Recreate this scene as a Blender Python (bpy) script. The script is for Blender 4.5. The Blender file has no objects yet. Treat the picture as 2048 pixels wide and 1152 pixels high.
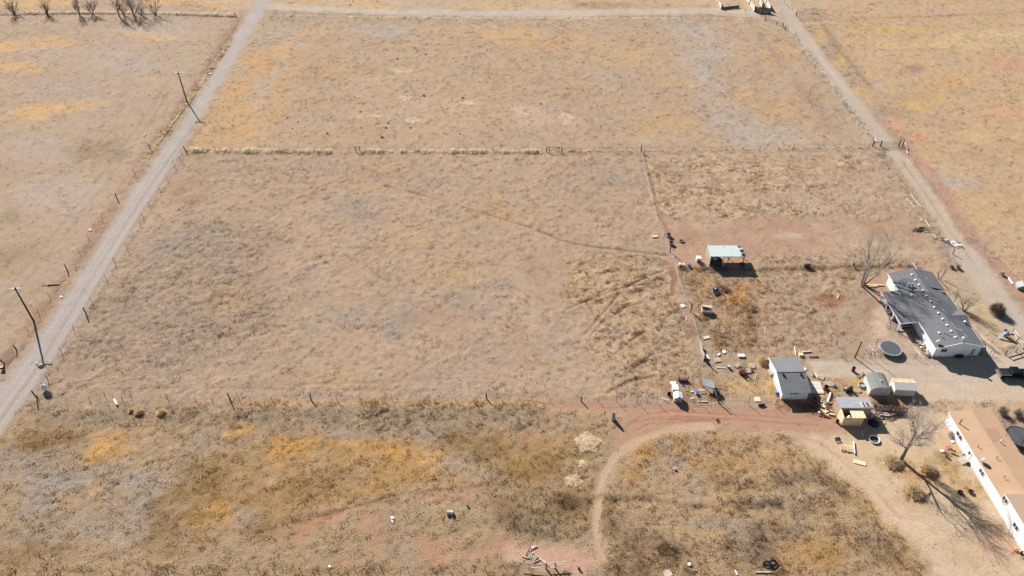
import bpy, math, random
import numpy as np
from mathutils import Vector, Matrix, Euler

S = bpy.context.scene
COL = S.collection
random.seed(7)
RNG = np.random.default_rng(11)
R_ = math.radians

# ------------------------------------------------------------ camera, sky, sun, exposure
F_PX, PITCH, CAM_H = 1530.0, R_(41.5), 107.0
cd = bpy.data.cameras.new('camera'); cam = bpy.data.objects.new('camera', cd); COL.objects.link(cam)
cam.location = (0, 0, CAM_H); cam.rotation_euler = (math.pi / 2 - PITCH, 0, 0)
cd.sensor_width = 36.0; cd.lens = F_PX / 2048 * 36.0; cd.clip_start = 1.0; cd.clip_end = 8000
S.camera = cam
SUN_EL = R_(32.0); SUN_DIR = Vector((-0.53, 0.848, 0)).normalized()        # towards the sun, level part
w = bpy.data.worlds.new('World'); S.world = w; w.use_nodes = True
nt = w.node_tree; nt.nodes.clear()
sky = nt.nodes.new('ShaderNodeTexSky'); sky.sky_type = 'NISHITA'; sky.sun_disc = False
sky.sun_elevation = SUN_EL; sky.sun_rotation = math.atan2(SUN_DIR.x, SUN_DIR.y)
sky.altitude = 1600; sky.dust_density = 0.6
bg = nt.nodes.new('ShaderNodeBackground'); bg.inputs['Strength'].default_value = 0.055
wo = nt.nodes.new('ShaderNodeOutputWorld')
nt.links.new(sky.outputs[0], bg.inputs[0]); nt.links.new(bg.outputs[0], wo.inputs[0])
sd = bpy.data.lights.new('sun', 'SUN'); sd.energy = 5.0; sd.angle = R_(0.53); sd.color = (1.0, 0.965, 0.915)
sun = bpy.data.objects.new('sun', sd); COL.objects.link(sun)
to_sun = Vector((SUN_DIR.x * math.cos(SUN_EL), SUN_DIR.y * math.cos(SUN_EL), math.sin(SUN_EL)))
sun.rotation_euler = (-to_sun).to_track_quat('-Z', 'Y').to_euler(); sun.location = to_sun * 300
vs = S.view_settings; vs.view_transform = 'Standard'; vs.look = 'None'; vs.gamma = 1; vs.use_curve_mapping = False
vs.exposure = 0.96
GAIN = 1.62            # display-linear value of a level white-diffuse (albedo 1) surface in the sun; used to turn seen colours into albedo

# ------------------------------------------------------------ helpers
_c, _s = math.cos(PITCH), math.sin(PITCH)
def G(u, v, z=0.0):
    """place on the level plane z seen at photo point (u, v) of the 2048 x 1152 photograph (survey of the site)"""
    a = (u - 1024) / F_PX; b = (v - 576) / F_PX
    t = (z - CAM_H) / (-_s - b * _c)
    return a * t, (_c - b * _s) * t

def lin(c):
    c = np.asarray(c, float) / 255.0
    return np.where(c <= 0.04045, c / 12.92, ((c + 0.055) / 1.055) ** 2.4)
def alb(c): return tuple(np.clip(lin(c) / GAIN, 0, 0.9))

class MB:
    """collects faces in the local space of its thing"""
    def __init__(s): s.v = []; s.f = []
    def add(s, vs, fs):
        o = len(s.v); s.v += [tuple(p) for p in vs]; s.f += [tuple(i + o for i in f) for f in fs]; return s
    def box(s, c, d, rz=0, rx=0, ry=0):
        m = Euler((rx, ry, rz)).to_matrix(); c = Vector(c); h = Vector(d) / 2
        P = [c + m @ Vector((x * h.x, y * h.y, z * h.z)) for x in (-1, 1) for y in (-1, 1) for z in (-1, 1)]
        return s.add(P, [(0, 1, 3, 2), (4, 6, 7, 5), (0, 4, 5, 1), (2, 3, 7, 6), (0, 2, 6, 4), (1, 5, 7, 3)])
    def slab(s, pts, t):
        """polygon given by its top corners (counter-clockwise from above), thickness t downwards"""
        n = len(pts); P = [Vector(p) for p in pts]; nv = (P[1] - P[0]).cross(P[-1] - P[0]).normalized()
        if nv.z < 0: P.reverse(); nv = -nv
        Q = [p - nv * t for p in P]
        return s.add(P + Q, [tuple(range(n)), tuple(range(2 * n - 1, n - 1, -1))] + [(i, i + n, (i + 1) % n + n, (i + 1) % n) for i in range(n)])
    def extr(s, prof, axis, a, b):
        """closed profile of (p, z) pushed along axis 'x' or 'y' from a to b"""
        n = len(prof)
        mk = (lambda p, q: (q, p[0], p[1])) if axis == 'x' else (lambda p, q: (p[0], q, p[1]))
        return s.add([mk(p, a) for p in prof] + [mk(p, b) for p in prof],
                     [tuple(range(n)), tuple(range(2 * n - 1, n - 1, -1))] + [(i, i + n, (i + 1) % n + n, (i + 1) % n) for i in range(n)])
    def tube(s, pts, rr, n=6, cap=True):
        P = [Vector(p) for p in pts]; k = len(P)
        if not hasattr(rr, '__len__'): rr = [rr] * k
        V = []; F = []
        up = Vector((0, 0, 1)); d0 = (P[1] - P[0]).normalized()
        u = d0.cross(up if abs(d0.z) < 0.95 else Vector((1, 0, 0))).normalized()
        for i in range(k):
            d = (P[min(i + 1, k - 1)] - P[max(i - 1, 0)]).normalized()
            u = (u - d * u.dot(d)).normalized(); q = d.cross(u)
            for j in range(n):
                a = 2 * math.pi * j / n; V.append(P[i] + (u * math.cos(a) + q * math.sin(a)) * rr[i])
        for i in range(k - 1):
            for j in range(n):
                F.append((i * n + j, i * n + (j + 1) % n, (i + 1) * n + (j + 1) % n, (i + 1) * n + j))
        if cap: F += [tuple(range(n - 1, -1, -1)), tuple((k - 1) * n + j for j in range(n))]
        return s.add(V, F)
    def lathe(s, prof, n=16, c=(0, 0, 0), m=None):
        V = []; F = []; rows = []
        for r, z in prof:
            row = []
            for j in range(n if r > 1e-6 else 1):
                a = 2 * math.pi * j / n; p = Vector((r * math.cos(a), r * math.sin(a), z))
                if m: p = m @ p
                row.append(len(V)); V.append(p + Vector(c))
            rows.append(row)
        for A, B in zip(rows[:-1], rows[1:]):
            for j in range(n):
                k = (j + 1) % n
                if len(A) == 1 and len(B) == 1: break
                if len(A) == 1: F.append((A[0], B[k], B[j]))
                elif len(B) == 1: F.append((A[j], A[k], B[0]))
                else: F.append((A[j], A[k], B[k], B[j]))
        if len(rows[0]) > 1 and prof[0] != prof[-1]: F.append(tuple(reversed(rows[0])))
        if len(rows[-1]) > 1 and prof[0] != prof[-1]: F.append(tuple(rows[-1]))
        return s.add(V, F)
    def blade(s, p, d, w):
        q = d.cross(Vector((0.3, 0.2, 1))).normalized() * w
        return s.add([p - q, p + q, p + d], [(0, 1, 2)])
    def torus(s, R, r, c=(0, 0, 0), m=None, N=20, n=8):
        V = []; F = []
        for i in range(N):
            a = 2 * math.pi * i / N
            for j in range(n):
                b = 2 * math.pi * j / n; p = Vector(((R + r * math.cos(b)) * math.cos(a), (R + r * math.cos(b)) * math.sin(a), r * math.sin(b)))
                if m: p = m @ p
                V.append(p + Vector(c))
        for i in range(N):
            for j in range(n): F.append((i * n + j, ((i + 1) % N) * n + j, ((i + 1) % N) * n + (j + 1) % n, i * n + (j + 1) % n))
        return s.add(V, F)
    def build(s, name, mat, parent=None, smooth=False):
        me = bpy.data.meshes.new(name); me.from_pydata(s.v, [], s.f); me.update()
        me.materials.append(mat)
        if smooth: me.polygons.foreach_set('use_smooth', [True] * len(me.polygons))
        o = bpy.data.objects.new(name, me); COL.objects.link(o)
        if parent: o.parent = parent
        return o

def tag(o, label=None, cat=None, group=None, kind=None):
    if label: o['label'] = label
    if cat: o['category'] = cat
    if group: o['group'] = group
    if kind: o['kind'] = kind
    return o
def thing(name, label, cat, xy, rz=0.0, group=None, z=None):
    o = bpy.data.objects.new(name, None); COL.objects.link(o); o.empty_display_size = 0.3
    o.location = (xy[0], xy[1], gz(*xy) if z is None else z); o.rotation_euler = (0, 0, rz)
    return tag(o, label, cat, group)

# ------------------------------------------------------------ materials
def mat(name, rgb, rough=0.85, var=0.18, scale=2.0, metal=0.0, spec=0.25, wave=None, bump=0.0, stain=None, stain_amt=0.5, stain_scale=0.8):
    m = bpy.data.materials.new(name); m.use_nodes = True; n = m.node_tree; b = n.nodes['Principled BSDF']
    b.inputs['Roughness'].default_value = rough; b.inputs['Metallic'].default_value = metal
    b.inputs['Specular IOR Level'].default_value = spec
    tc = n.nodes.new('ShaderNodeTexCoord')
    ns = n.nodes.new('ShaderNodeTexNoise'); ns.inputs['Scale'].default_value = scale; ns.inputs['Detail'].default_value = 6
    n.links.new(tc.outputs['Object'], ns.inputs['Vector'])
    mr = n.nodes.new('ShaderNodeMapRange'); mr.inputs[1].default_value = 0.25; mr.inputs[2].default_value = 0.75
    mr.inputs[3].default_value = 1 - var; mr.inputs[4].default_value = 1 + var
    n.links.new(ns.outputs[0], mr.inputs[0])
    mx = n.nodes.new('ShaderNodeMix'); mx.data_type = 'RGBA'; mx.blend_type = 'MULTIPLY'; mx.inputs[0].default_value = 1
    mx.inputs[6].default_value = (*rgb, 1); n.links.new(mr.outputs[0], mx.inputs[7])
    out = mx.outputs[2]
    if stain:
        n2 = n.nodes.new('ShaderNodeTexNoise'); n2.inputs['Scale'].default_value = stain_scale; n2.inputs['Detail'].default_value = 8
        n2.inputs['Roughness'].default_value = 0.65
        n.links.new(tc.outputs['Object'], n2.inputs['Vector'])
        r2 = n.nodes.new('ShaderNodeMapRange'); r2.inputs[1].default_value = 0.45; r2.inputs[2].default_value = 0.7; r2.inputs[4].default_value = stain_amt
        n.links.new(n2.outputs[0], r2.inputs[0])
        m2 = n.nodes.new('ShaderNodeMix'); m2.data_type = 'RGBA'; n.links.new(r2.outputs[0], m2.inputs[0])
        n.links.new(out, m2.inputs[6]); m2.inputs[7].default_value = (*stain, 1); out = m2.outputs[2]
    n.links.new(out, b.inputs['Base Color'])
    if wave or bump:
        bp = n.nodes.new('ShaderNodeBump')
        if wave:
            wv = n.nodes.new('ShaderNodeTexWave'); wv.bands_direction = wave[0]; wv.inputs['Scale'].default_value = wave[1]
            wv.wave_profile = wave[3] if len(wave) > 3 else 'SIN'
            n.links.new(tc.outputs['Object'], wv.inputs['Vector']); n.links.new(wv.outputs[1], bp.inputs['Height'])
            bp.inputs['Strength'].default_value = wave[2]; bp.inputs['Distance'].default_value = 0.05
        else:
            n.links.new(ns.outputs[0], bp.inputs['Height']); bp.inputs['Strength'].default_value = bump; bp.inputs['Distance'].default_value = 0.1
        n.links.new(bp.outputs[0], b.inputs['Normal'])
    return m
WHITE = mat('white_siding', (0.78, 0.78, 0.77), 0.6, 0.05, 0.7, wave=('Z', 1.6, 0.25, 'SAW'), stain=(0.55, 0.5, 0.43), stain_amt=0.18, stain_scale=0.6)
TRIM = mat('white_paint', (0.80, 0.80, 0.80), 0.5, 0.05, 2)
SHINGLE = mat('grey_shingle', (0.125, 0.127, 0.132), 0.9, 0.28, 5, wave=('Y', 1.1, 0.25), stain=(0.16, 0.16, 0.155), stain_amt=0.5, stain_scale=0.35)
SHINGLE2 = mat('light_grey_shingle', (0.16, 0.165, 0.165), 0.9, 0.22, 6, wave=('Y', 1.3, 0.25), stain=(0.11, 0.11, 0.11), stain_amt=0.4, stain_scale=0.5)
SHINGLE3 = mat('weathered_green_grey_shingle', (0.185, 0.19, 0.17), 0.92, 0.25, 8, stain=(0.12, 0.12, 0.105), stain_amt=0.5)
BROWNROOF = mat('brown_roof', (.40, .255, .155), 0.95, 0.14, 9, stain=(.46, .31, .20), stain_amt=0.6, stain_scale=0.3)
TANROOF = mat('tan_roof', alb((200, 172, 148)), 0.95, 0.08, 8)
GALV = mat('galvanised_sheet', (0.37, 0.42, 0.41), 0.55, 0.07, 1.2, metal=0.1, wave=('X', 3.0, 0.35), stain=(0.31, 0.36, 0.35), stain_amt=0.5, stain_scale=0.7)
GALV2 = mat('dull_metal_sheet', (0.27, 0.29, 0.30), 0.6, 0.15, 1.5, metal=0.2, wave=('X', 3.0, 0.3), stain=(0.24, 0.22, 0.2), stain_amt=0.4)
RUSTROOF = mat('rusty_metal_sheet', (0.52, 0.30, 0.17), 0.8, 0.3, 1.5, wave=('X', 2.2, 0.5), stain=(0.62, 0.50, 0.38), stain_amt=0.9, stain_scale=1.6)
RIBWHITE = mat('ribbed_white_metal', (0.60, 0.57, 0.53), 0.55, 0.1, 1.5, wave=('X', 2.2, 0.6))
WOOD = mat('weathered_wood', (0.20, 0.165, 0.13), 0.9, 0.35, 6)
DARKWOOD = mat('dark_post_wood', (0.075, 0.058, 0.048), 0.9, 0.35, 6)
PALEWOOD = mat('pale_bleached_wood', (0.52, 0.44, 0.35), 0.9, 0.25, 5)
PLY = mat('new_plywood', (0.72, 0.53, 0.32), 0.85, 0.12, 2.5, stain=(0.52, 0.37, 0.22), stain_amt=0.5)
PALLET = mat('pallet_wood', (0.50, 0.40, 0.30), 0.9, 0.3, 4)
RUST = mat('rusty_steel', (0.13, 0.055, 0.035), 0.9, 0.4, 6)
STEEL = mat('steel_post', (0.10, 0.085, 0.075), 0.7, 0.3, 5, metal=0.2)
WIRE = mat('fence_wire', (0.28, 0.26, 0.24), 0.6, 0.2, 5, metal=0.4)
PALEWIRE = mat('bright_aluminium_wire', (0.70, 0.60, 0.42), 0.5, 0.05, 3, metal=0.6)
PLASTIC = mat('white_plastic', (0.74, 0.74, 0.74), 0.45, 0.08, 2, stain=(0.5, 0.46, 0.4), stain_amt=0.25)
BLACK = mat('black_rubber', (0.018, 0.018, 0.02), 0.7, 0.3, 6)
BLUE = mat('blue_plastic', (0.035, 0.14, 0.46), 0.5, 0.15, 3)
RED = mat('red_cloth', (0.45, 0.03, 0.05), 0.8, 0.2, 3)
ORANGE = mat('orange_plastic', (0.75, 0.13, 0.02), 0.5, 0.1, 3)
YELLOW = mat('yellow_plastic', (0.55, 0.47, 0.04), 0.6, 0.1, 3)
GREYPL = mat('grey_plastic', (0.27, 0.29, 0.30), 0.6, 0.2, 3)
GLASS = mat('window_glass', (0.04, 0.048, 0.058), 0.08, 0.1, 1, spec=0.6)
BARK = mat('bare_bark', (0.30, 0.26, 0.225), 0.95, 0.35, 3)
DBARK = mat('dark_bark', (0.11, 0.092, 0.085), 0.95, 0.35, 3)
TWIG = mat('pale_twigs', (0.52, 0.45, 0.37), 0.95, 0.25, 2)
DTWIG = mat('dark_twigs', (0.25, 0.21, 0.19), 0.95, 0.25, 2)
CONC = mat('concrete', alb((226, 204, 182)), 0.9, 0.10, 2)
STONE = mat('rubble_stone', (0.34, 0.28, 0.22), 0.95, 0.4, 1.5)
def straw(name, rgb):
    m = bpy.data.materials.new(name); m.use_nodes = True; n = m.node_tree; n.nodes.clear()
    oi = n.nodes.new('ShaderNodeNewGeometry'); mr = n.nodes.new('ShaderNodeMapRange'); mr.inputs[3].default_value = .75; mr.inputs[4].default_value = 1.2
    n.links.new(oi.outputs['Random Per Island'], mr.inputs[0]); mx = n.nodes.new('ShaderNodeMix'); mx.data_type = 'RGBA'; mx.blend_type = 'MULTIPLY'; mx.inputs[0].default_value = 1
    mx.inputs[6].default_value = (*rgb, 1); n.links.new(mr.outputs[0], mx.inputs[7])
    d = n.nodes.new('ShaderNodeBsdfDiffuse'); t_ = n.nodes.new('ShaderNodeBsdfTranslucent'); k = n.nodes.new('ShaderNodeMixShader'); k.inputs[0].default_value = .5; o = n.nodes.new('ShaderNodeOutputMaterial')
    for b in (d, t_): n.links.new(mx.outputs[2], b.inputs[0])
    vx = n.nodes.new('ShaderNodeMix'); vx.data_type = 'VECTOR'; vx.inputs[0].default_value = .6; vx.inputs[5].default_value = (0, 0, 1); n.links.new(oi.outputs['Normal'], vx.inputs[4]); n.links.new(vx.outputs[1], d.inputs['Normal'])
    n.links.new(d.outputs[0], k.inputs[1]); n.links.new(t_.outputs[0], k.inputs[2]); n.links.new(k.outputs[0], o.inputs[0]); return m
STRAW = straw('straw', (.82, .69, .50)); DRYB = straw('straw_bush', (.62, .48, .30))
PAINTG = mat('dark_green_car_paint', (0.004, 0.008, 0.0075), 0.25, 0.1, 2, spec=0.5)
GREYPAINT = mat('grey_green_car_trim', (0.09, 0.10, 0.095), 0.5, 0.1, 2)
CARGLASS = mat('car_glass', (0.012, 0.014, 0.018), 0.05, 0.05, 1, spec=0.7)
CHROME = mat('worn_chrome', (0.5, 0.5, 0.52), 0.3, 0.1, 3, metal=0.8)
TLIGHT = mat('red_lens', (0.4, 0.03, 0.03), 0.3, 0.1, 3)
NET = mat('trampoline_mat', (0.075, 0.08, 0.088), 0.7, 0.15, 3)
HEAP = mat('dark_tarp', (0.018, 0.02, 0.03), 0.7, 0.3, 3)
SEAL = mat('pale_sealant', (0.33, 0.33, 0.32), 0.8, 0.2, 4)
WHITEWOOD = mat('whitewashed_boards', (0.70, 0.63, 0.55), 0.9, 0.2, 4)
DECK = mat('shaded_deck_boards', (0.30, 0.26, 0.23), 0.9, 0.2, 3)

# ------------------------------------------------------------ ground: heights, colours, cover
def _hash(i, j, seed):
    h = (i.astype(np.int64) * 374761393 + j.astype(np.int64) * 668265263 + seed * 974634777) & 0xFFFFFFFF
    h = ((h ^ (h >> 13)) * 1274126177) & 0xFFFFFFFF
    return ((h ^ (h >> 16)) & 0xFFFF) / 65535.0
def vnoise(x, y, seed):
    i = np.floor(x); j = np.floor(y); fx = x - i; fy = y - j
    fx = fx * fx * (3 - 2 * fx); fy = fy * fy * (3 - 2 * fy)
    a = _hash(i, j, seed); b = _hash(i + 1, j, seed); c = _hash(i, j + 1, seed); d = _hash(i + 1, j + 1, seed)
    return (a + (b - a) * fx) * (1 - fy) + (c + (d - c) * fx) * fy
def fbm(x, y, seed, sc, oct=4, rough=0.55):
    """about -1..1"""
    t = 0; amp = 1; tot = 0; X = x / sc; Y = y / sc
    for k in range(oct):
        ca, sa = math.cos(0.6 + k), math.sin(0.6 + k)
        t = t + amp * (vnoise(X * ca - Y * sa + 17.3 * k, X * sa + Y * ca - 9.1 * k, seed + k) - 0.5); tot += amp
        amp *= rough; X = X * 2.03; Y = Y * 2.03
    return t / tot * 2.6
def axis(segs):
    out = [segs[0][0]]
    for a, b, d0, d1 in segs:
        p = a
        while p < b - 1e-6:
            p = p + d0 + (d1 - d0) * (p - a) / (b - a); out.append(min(p, b))
    return np.unique(np.array(out))
xs = axis([(-100, 100, .32, .32), (100, 205, .36, .62), (205, 3000, 3, 300)]); xs = np.unique(np.concatenate([-xs[xs > 100], xs]))
ys = axis([(-3000, 45, 300, 5), (45, 56, .8, .3), (56, 130, .29, .33), (130, 300, .36, .85), (300, 4000, 4, 300)])
NX, NY = len(xs), len(ys)
GX, GY = np.meshgrid(xs, ys); X = GX.ravel(); Y = GY.ravel(); N = X.size
C = np.tile(lin((186, 160, 134)), (N, 1))           # colours as seen; turned into albedo at the end
REL = np.full(N, 0.10); TUF = np.full(N, 0.8); HGT = np.full(N, 1.0); DARK = np.zeros(N); Z0 = np.zeros(N)
ROAD = np.zeros(N, int)
W1 = fbm(X, Y, 1, 7.0, 4); W2 = fbm(X, Y, 40, 2.6, 5, .65); W4 = np.clip(.78 + 1.05 * fbm(X, Y, 80, 4.5, 6, .75), .08, 1.3)

def px(pts): return np.array([G(*p) for p in pts])
def ell(u, v, a, b, rot=0, n=14):
    r = R_(rot); return [(u + a * math.cos(t) * math.cos(r) - b * math.sin(t) * math.sin(r), v + a * math.cos(t) * math.sin(r) + b * math.sin(t) * math.cos(r)) for t in np.linspace(0, 2 * math.pi, n, endpoint=False)]
def box_of(P, pad):
    lo = P.min(0) - pad; hi = P.max(0) + pad
    j0, j1 = np.searchsorted(ys, [lo[1], hi[1]]); i0, i1 = np.searchsorted(xs, [lo[0], hi[0]])
    if j1 <= j0 or i1 <= i0: return None
    return (np.arange(j0, j1)[:, None] * NX + np.arange(i0, i1)[None, :]).ravel()
def segdist(x, y, P, closed):
    d = np.full(x.shape, 1e9); n = len(P)
    for k in range(n if closed else n - 1):
        a = P[k]; b = P[(k + 1) % n]; e = b - a; L = e @ e + 1e-9
        t = np.clip(((x - a[0]) * e[0] + (y - a[1]) * e[1]) / L, 0, 1)
        d = np.minimum(d, np.hypot(x - a[0] - t * e[0], y - a[1] - t * e[1]))
    return d
def inside(x, y, P):
    r = np.zeros(x.shape, bool); n = len(P)
    for k in range(n):
        a = P[k]; b = P[(k + 1) % n]
        c = (a[1] > y) != (b[1] > y)
        with np.errstate(divide='ignore', invalid='ignore'):
            r ^= c & (x < (b[0] - a[0]) * (y - a[1]) / (b[1] - a[1] + 1e-12) + a[0])
    return r
def apply(I, wgt, col=None, rel=None, tuf=None, hgt=None, dark=None, dz=None, road=None, motl=False):
    q = wgt[:, None]
    if motl: q = np.clip(q * W4[I][:, None], 0, 1)
    if col is not None: C[I] = C[I] * (1 - q) + lin(col) * q
    for A, val in ((REL, rel), (TUF, tuf), (HGT, hgt), (DARK, dark)):
        if val is not None: A[I] = A[I] * (1 - wgt) + val * wgt
    if dz is not None: Z0[I] += dz * wgt
    if road is not None: ROAD[I[wgt > 0.5]] = road
def area(pts, col=None, soft=2.0, k=1.0, warp=2.0, fine=1.1, **kw):
    P = px(pts); I = box_of(P, soft + 2 * warp + 1)
    if I is None: return
    x, y = X[I], Y[I]; d = segdist(x, y, P, True); d = np.where(inside(x, y, P), -d, d)
    d = d + warp * W1[I] + fine * W2[I]
    t = np.clip(0.5 - d / (2 * soft), 0, 1); apply(I, k * t * t * (3 - 2 * t), col, motl=k < .99, **kw)
def stroke(pts, width, col=None, soft=0.4, k=1.0, warp=0.3, fine=0.2, **kw):
    P = px(pts) if pts and len(pts[0]) == 2 else np.array([p[:2] for p in pts]); wd = width / 2
    I = box_of(P, wd + soft + 2 * warp + 1)
    if I is None: return
    x, y = X[I], Y[I]; d = segdist(x, y, P, False) - wd + warp * W1[I] + fine * W2[I]
    t = np.clip(0.5 - d / (2 * soft), 0, 1); apply(I, k * t * t * (3 - 2 * t), col, motl=k < .8, **kw)
def blob(u, v, a, b, col=None, rot=0, soft=2.0, k=1.0, warp=1.6, **kw): area(ell(u, v, a, b, rot), col, soft, k, warp, **kw)

GOLD = (216, 172, 110); LIL = (188, 174, 162); RSOIL = (188, 140, 114); PALE = (214, 188, 154)
# --- broad fields
area([(-400, -60), (485, 20), (300, 300), (-10, 760), (-900, 760)], (190, 164, 138), 1.5, rel=.06, tuf=.5, hgt=.6)
area([(500, 40), (1540, 40), (1770, 292), (370, 296)], (194, 166, 136), 2, rel=.08, tuf=.9, hgt=.7)
area([(1580, -80), (2600, -80), (2600, 900), (2060, 620), (1820, 300)], (202, 170, 134), 2, rel=.07, tuf=.8, hgt=.7)
area([(-300, -80), (2300, -80), (1580, 22), (500, 22)], (202, 174, 142), 2, rel=.05, tuf=.6, hgt=.7)
# west field
for u, v, a, b, r in ((60, 90, 90, 12, -4), (30, 132, 60, 12, 5), (120, 218, 95, 14, -3), (60, 236, 50, 8, 0), (270, 68, 55, 10, 5), (320, 75, 30, 6, 0), (60, 8, 90, 8, 0), (340, 4, 60, 6, 0), (430, 10, 30, 8, 0)):
    blob(u, v, a, b, (224, 180, 118), r, 2.5, .72, 2.5)
for u, v, a, b in ((240, 125, 90, 30), (140, 178, 90, 18), (100, 104, 60, 9), (260, 60, 60, 12), (70, 300, 80, 25), (120, 390, 80, 30), (330, 55, 60, 20)):
    blob(u, v, a, b, (190, 172, 158), 0, 4, .6, 3)
for u, v, a, b in ((20, 520, 60, 26), (60, 600, 46, 26), (190, 300, 60, 20), (20, 440, 30, 20)):
    blob(u, v, a, b, (160, 138, 108), 0, 3, .6, 3, tuf=.5)
stroke([(470, 50), (405, 150), (335, 250), (292, 310), (212, 435), (110, 590), (10, 722)], 3.2, (172, 134, 110), .9, .75, .9)
stroke([(455, 90), (418, 142), (370, 212), (312, 288), (286, 322)], 1.6, (214, 186, 148), .4, .95, .25, rel=.3, tuf=3.2, hgt=1.1)
stroke([(286, 322), (262, 352), (232, 402)], .9, (190, 166, 140), .4, .8, .3, tuf=1.5)
stroke([(370, 213), (330, 270), (276, 345), (213, 440), (110, 596), (20, 715)], .35, (206, 172, 134), .2, .6, .2)
# south strip below the long fence
SOUTH = [(40, 825), (500, 812), (1100, 806), (1230, 822), (1240, 880), (1195, 960), (1185, 1100), (1200, 1300), (-500, 1300), (-200, 960)]
area(SOUTH, (184, 156, 122), 1.5, rel=.15, tuf=1.45, hgt=1.0)
area([(70, 815), (500, 812), (1100, 808), (1080, 850), (820, 862), (560, 855), (280, 850), (90, 850)], (168, 146, 120), 1.5, .9, 1, tuf=1.9, hgt=1.3, rel=.2)
for u, v, a, b, r in ((180, 990, 130, 60, -10), (60, 940, 90, 50, 0), (330, 1010, 60, 30, 0), (640, 872, 90, 10, 0), (800, 868, 80, 12, 0), (130, 1060, 100, 30, -10), (470, 1040, 40, 40, 10), (360, 965, 18, 26, 10), (440, 880, 40, 14, 0), (320, 1050, 40, 30, 0)):
    blob(u, v, a, b, (172, 154, 136), r, 2, .75, 2)
area([(555, 880), (640, 850), (700, 882), (760, 866), (830, 880), (885, 905), (890, 940), (960, 968), (840, 975), (740, 1000), (640, 1030), (560, 1040), (520, 1010), (570, 940)], (190, 148, 96), 1.8, .8, 2)
area([(350, 950), (470, 905), (580, 885), (650, 1000), (640, 1040), (560, 1080), (470, 1090), (380, 1110), (320, 1050)], (182, 144, 98), 2.5, .75, 2.5)
for u, v, a, b in ((110, 960, 60, 24), (240, 1060, 70, 20), (60, 1010, 50, 18), (500, 1040, 24, 24), (690, 862, 60, 8), (290, 960, 40, 20)):
    blob(u, v, a, b, (178, 162, 146), 0, 1.6, .75, 2)
for u, v, a, b in ((150, 1020, 30, 8), (130, 1000, 20, 12), (190, 985, 14, 12), (560, 960, 40, 10), (680, 1010, 40, 8)):
    blob(u, v, a, b, (206, 172, 126), 0, 1, .7, 1.5, tuf=2.4)
for u, v, a, b, r in ((860, 918, 32, 20, 20), (760, 895, 60, 14, 8), (610, 895, 30, 26, 0), (240, 868, 55, 12, -10), (210, 905, 50, 12, -12), (180, 918, 30, 8, -12), (470, 862, 35, 12, 0), (560, 905, 25, 30, 0), (930, 965, 50, 10, 8), (420, 1030, 40, 20, 0)):
    blob(u, v, a, b, (222, 168, 96), r, 1.4, .6, 1.8)
for u, v, a, b, r in ((670, 960, 60, 22, -5), (400, 960, 40, 40, 0), (360, 1030, 60, 45, -20), (945, 885, 60, 24, -5), (980, 900, 40, 30, 0), (310, 1095, 30, 20, 0), (530, 1060, 40, 30, 0), (60, 1105, 90, 22, -8), (600, 980, 50, 25, 0), (110, 870, 60, 14, 0), (70, 888, 30, 12, 0)):
    blob(u, v, a, b, (154, 122, 82), r, 1.8, .75, 2)
for P in ([(790, 990), (840, 978), (950, 974), (965, 985), (940, 1003), (830, 1008)], ell(738, 1042, 32, 34, 15), ell(870, 1088, 70, 16, 0), ell(602, 1080, 14, 8), ell(700, 1122, 55, 11, -8), ell(650, 1035, 60, 16, -20), ell(755, 1095, 26, 30), ell(1080, 882, 40, 14), ell(1030, 925, 25, 12, -30), ell(985, 1095, 40, 16, -25), ell(900, 1110, 70, 20), ell(560, 1065, 25, 8, -20)):
    area(P, (190, 143, 115), 1.1, .79, 1.6, rel=.05, tuf=.25, hgt=.5)
area(ell(1110, 1112, 100, 32, 5), (210, 168, 140), 1.2, .95, 1.2, rel=.03, tuf=.08, hgt=.4)
stroke([(520, 1062), (640, 1030), (730, 1008), (790, 990), (870, 980), (960, 972)], .6, (116, 92, 66), .3, .7, .4, tuf=2.5, hgt=1)
area([(1000, 890), (1190, 850), (1195, 960), (1188, 1085), (1000, 1060), (960, 985)], (174, 140, 94), 1.8, .8, 1.8, tuf=1.9)
blob(1080, 945, 70, 30, (156, 122, 78), 0, 2, .7)
blob(1100, 1000, 90, 16, (122, 98, 70), 5, 1.5, .8, dark=.8, tuf=2.4, hgt=1.2)
blob(1060, 1050, 70, 25, (136, 116, 92), 10, 2, .7, dark=.3, tuf=2.2)
blob(1130, 1065, 50, 20, (176, 150, 118), 10, 2, .7, tuf=2.4)
# inside the loop of the dirt track
area([(1225, 935), (1300, 875), (1420, 858), (1560, 872), (1650, 910), (1745, 985), (1830, 1075), (1890, 1160), (1900, 1300), (1215, 1300), (1205, 1080), (1208, 990)], (190, 158, 121), 2.2, 1, 2.2, rel=.16, tuf=1.75, hgt=1.1)
for u, v, a, b in ((1300, 900, 40, 16), (1420, 880, 60, 14), (1250, 950, 30, 18), (1450, 930, 60, 16), (1560, 920, 40, 20), (1620, 1100, 60, 40)):
    blob(u, v, a, b, (192, 148, 90), 0, 1.5, .7)
for u, v, a, b in ((1322, 893, 10, 12), (1405, 896, 14, 10), (1348, 928, 14, 14), (1310, 942, 12, 16), (1430, 925, 14, 10), (1390, 955, 16, 12), (1370, 1048, 80, 22), (1500, 1070, 40, 30), (1560, 1000, 50, 16), (1620, 990, 30, 14), (1500, 1105, 30, 20)):
    blob(u, v, a, b, (172, 156, 138), 0, 1, .75)
for P in ([(1205, 992), (1300, 996), (1400, 1008), (1560, 1006), (1560, 1014), (1380, 1020), (1300, 1008), (1206, 1004)],):
    area(P, (118, 96, 70), .8, .8, .8, dark=.7, tuf=3, hgt=1.2, dz=-.25)
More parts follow.
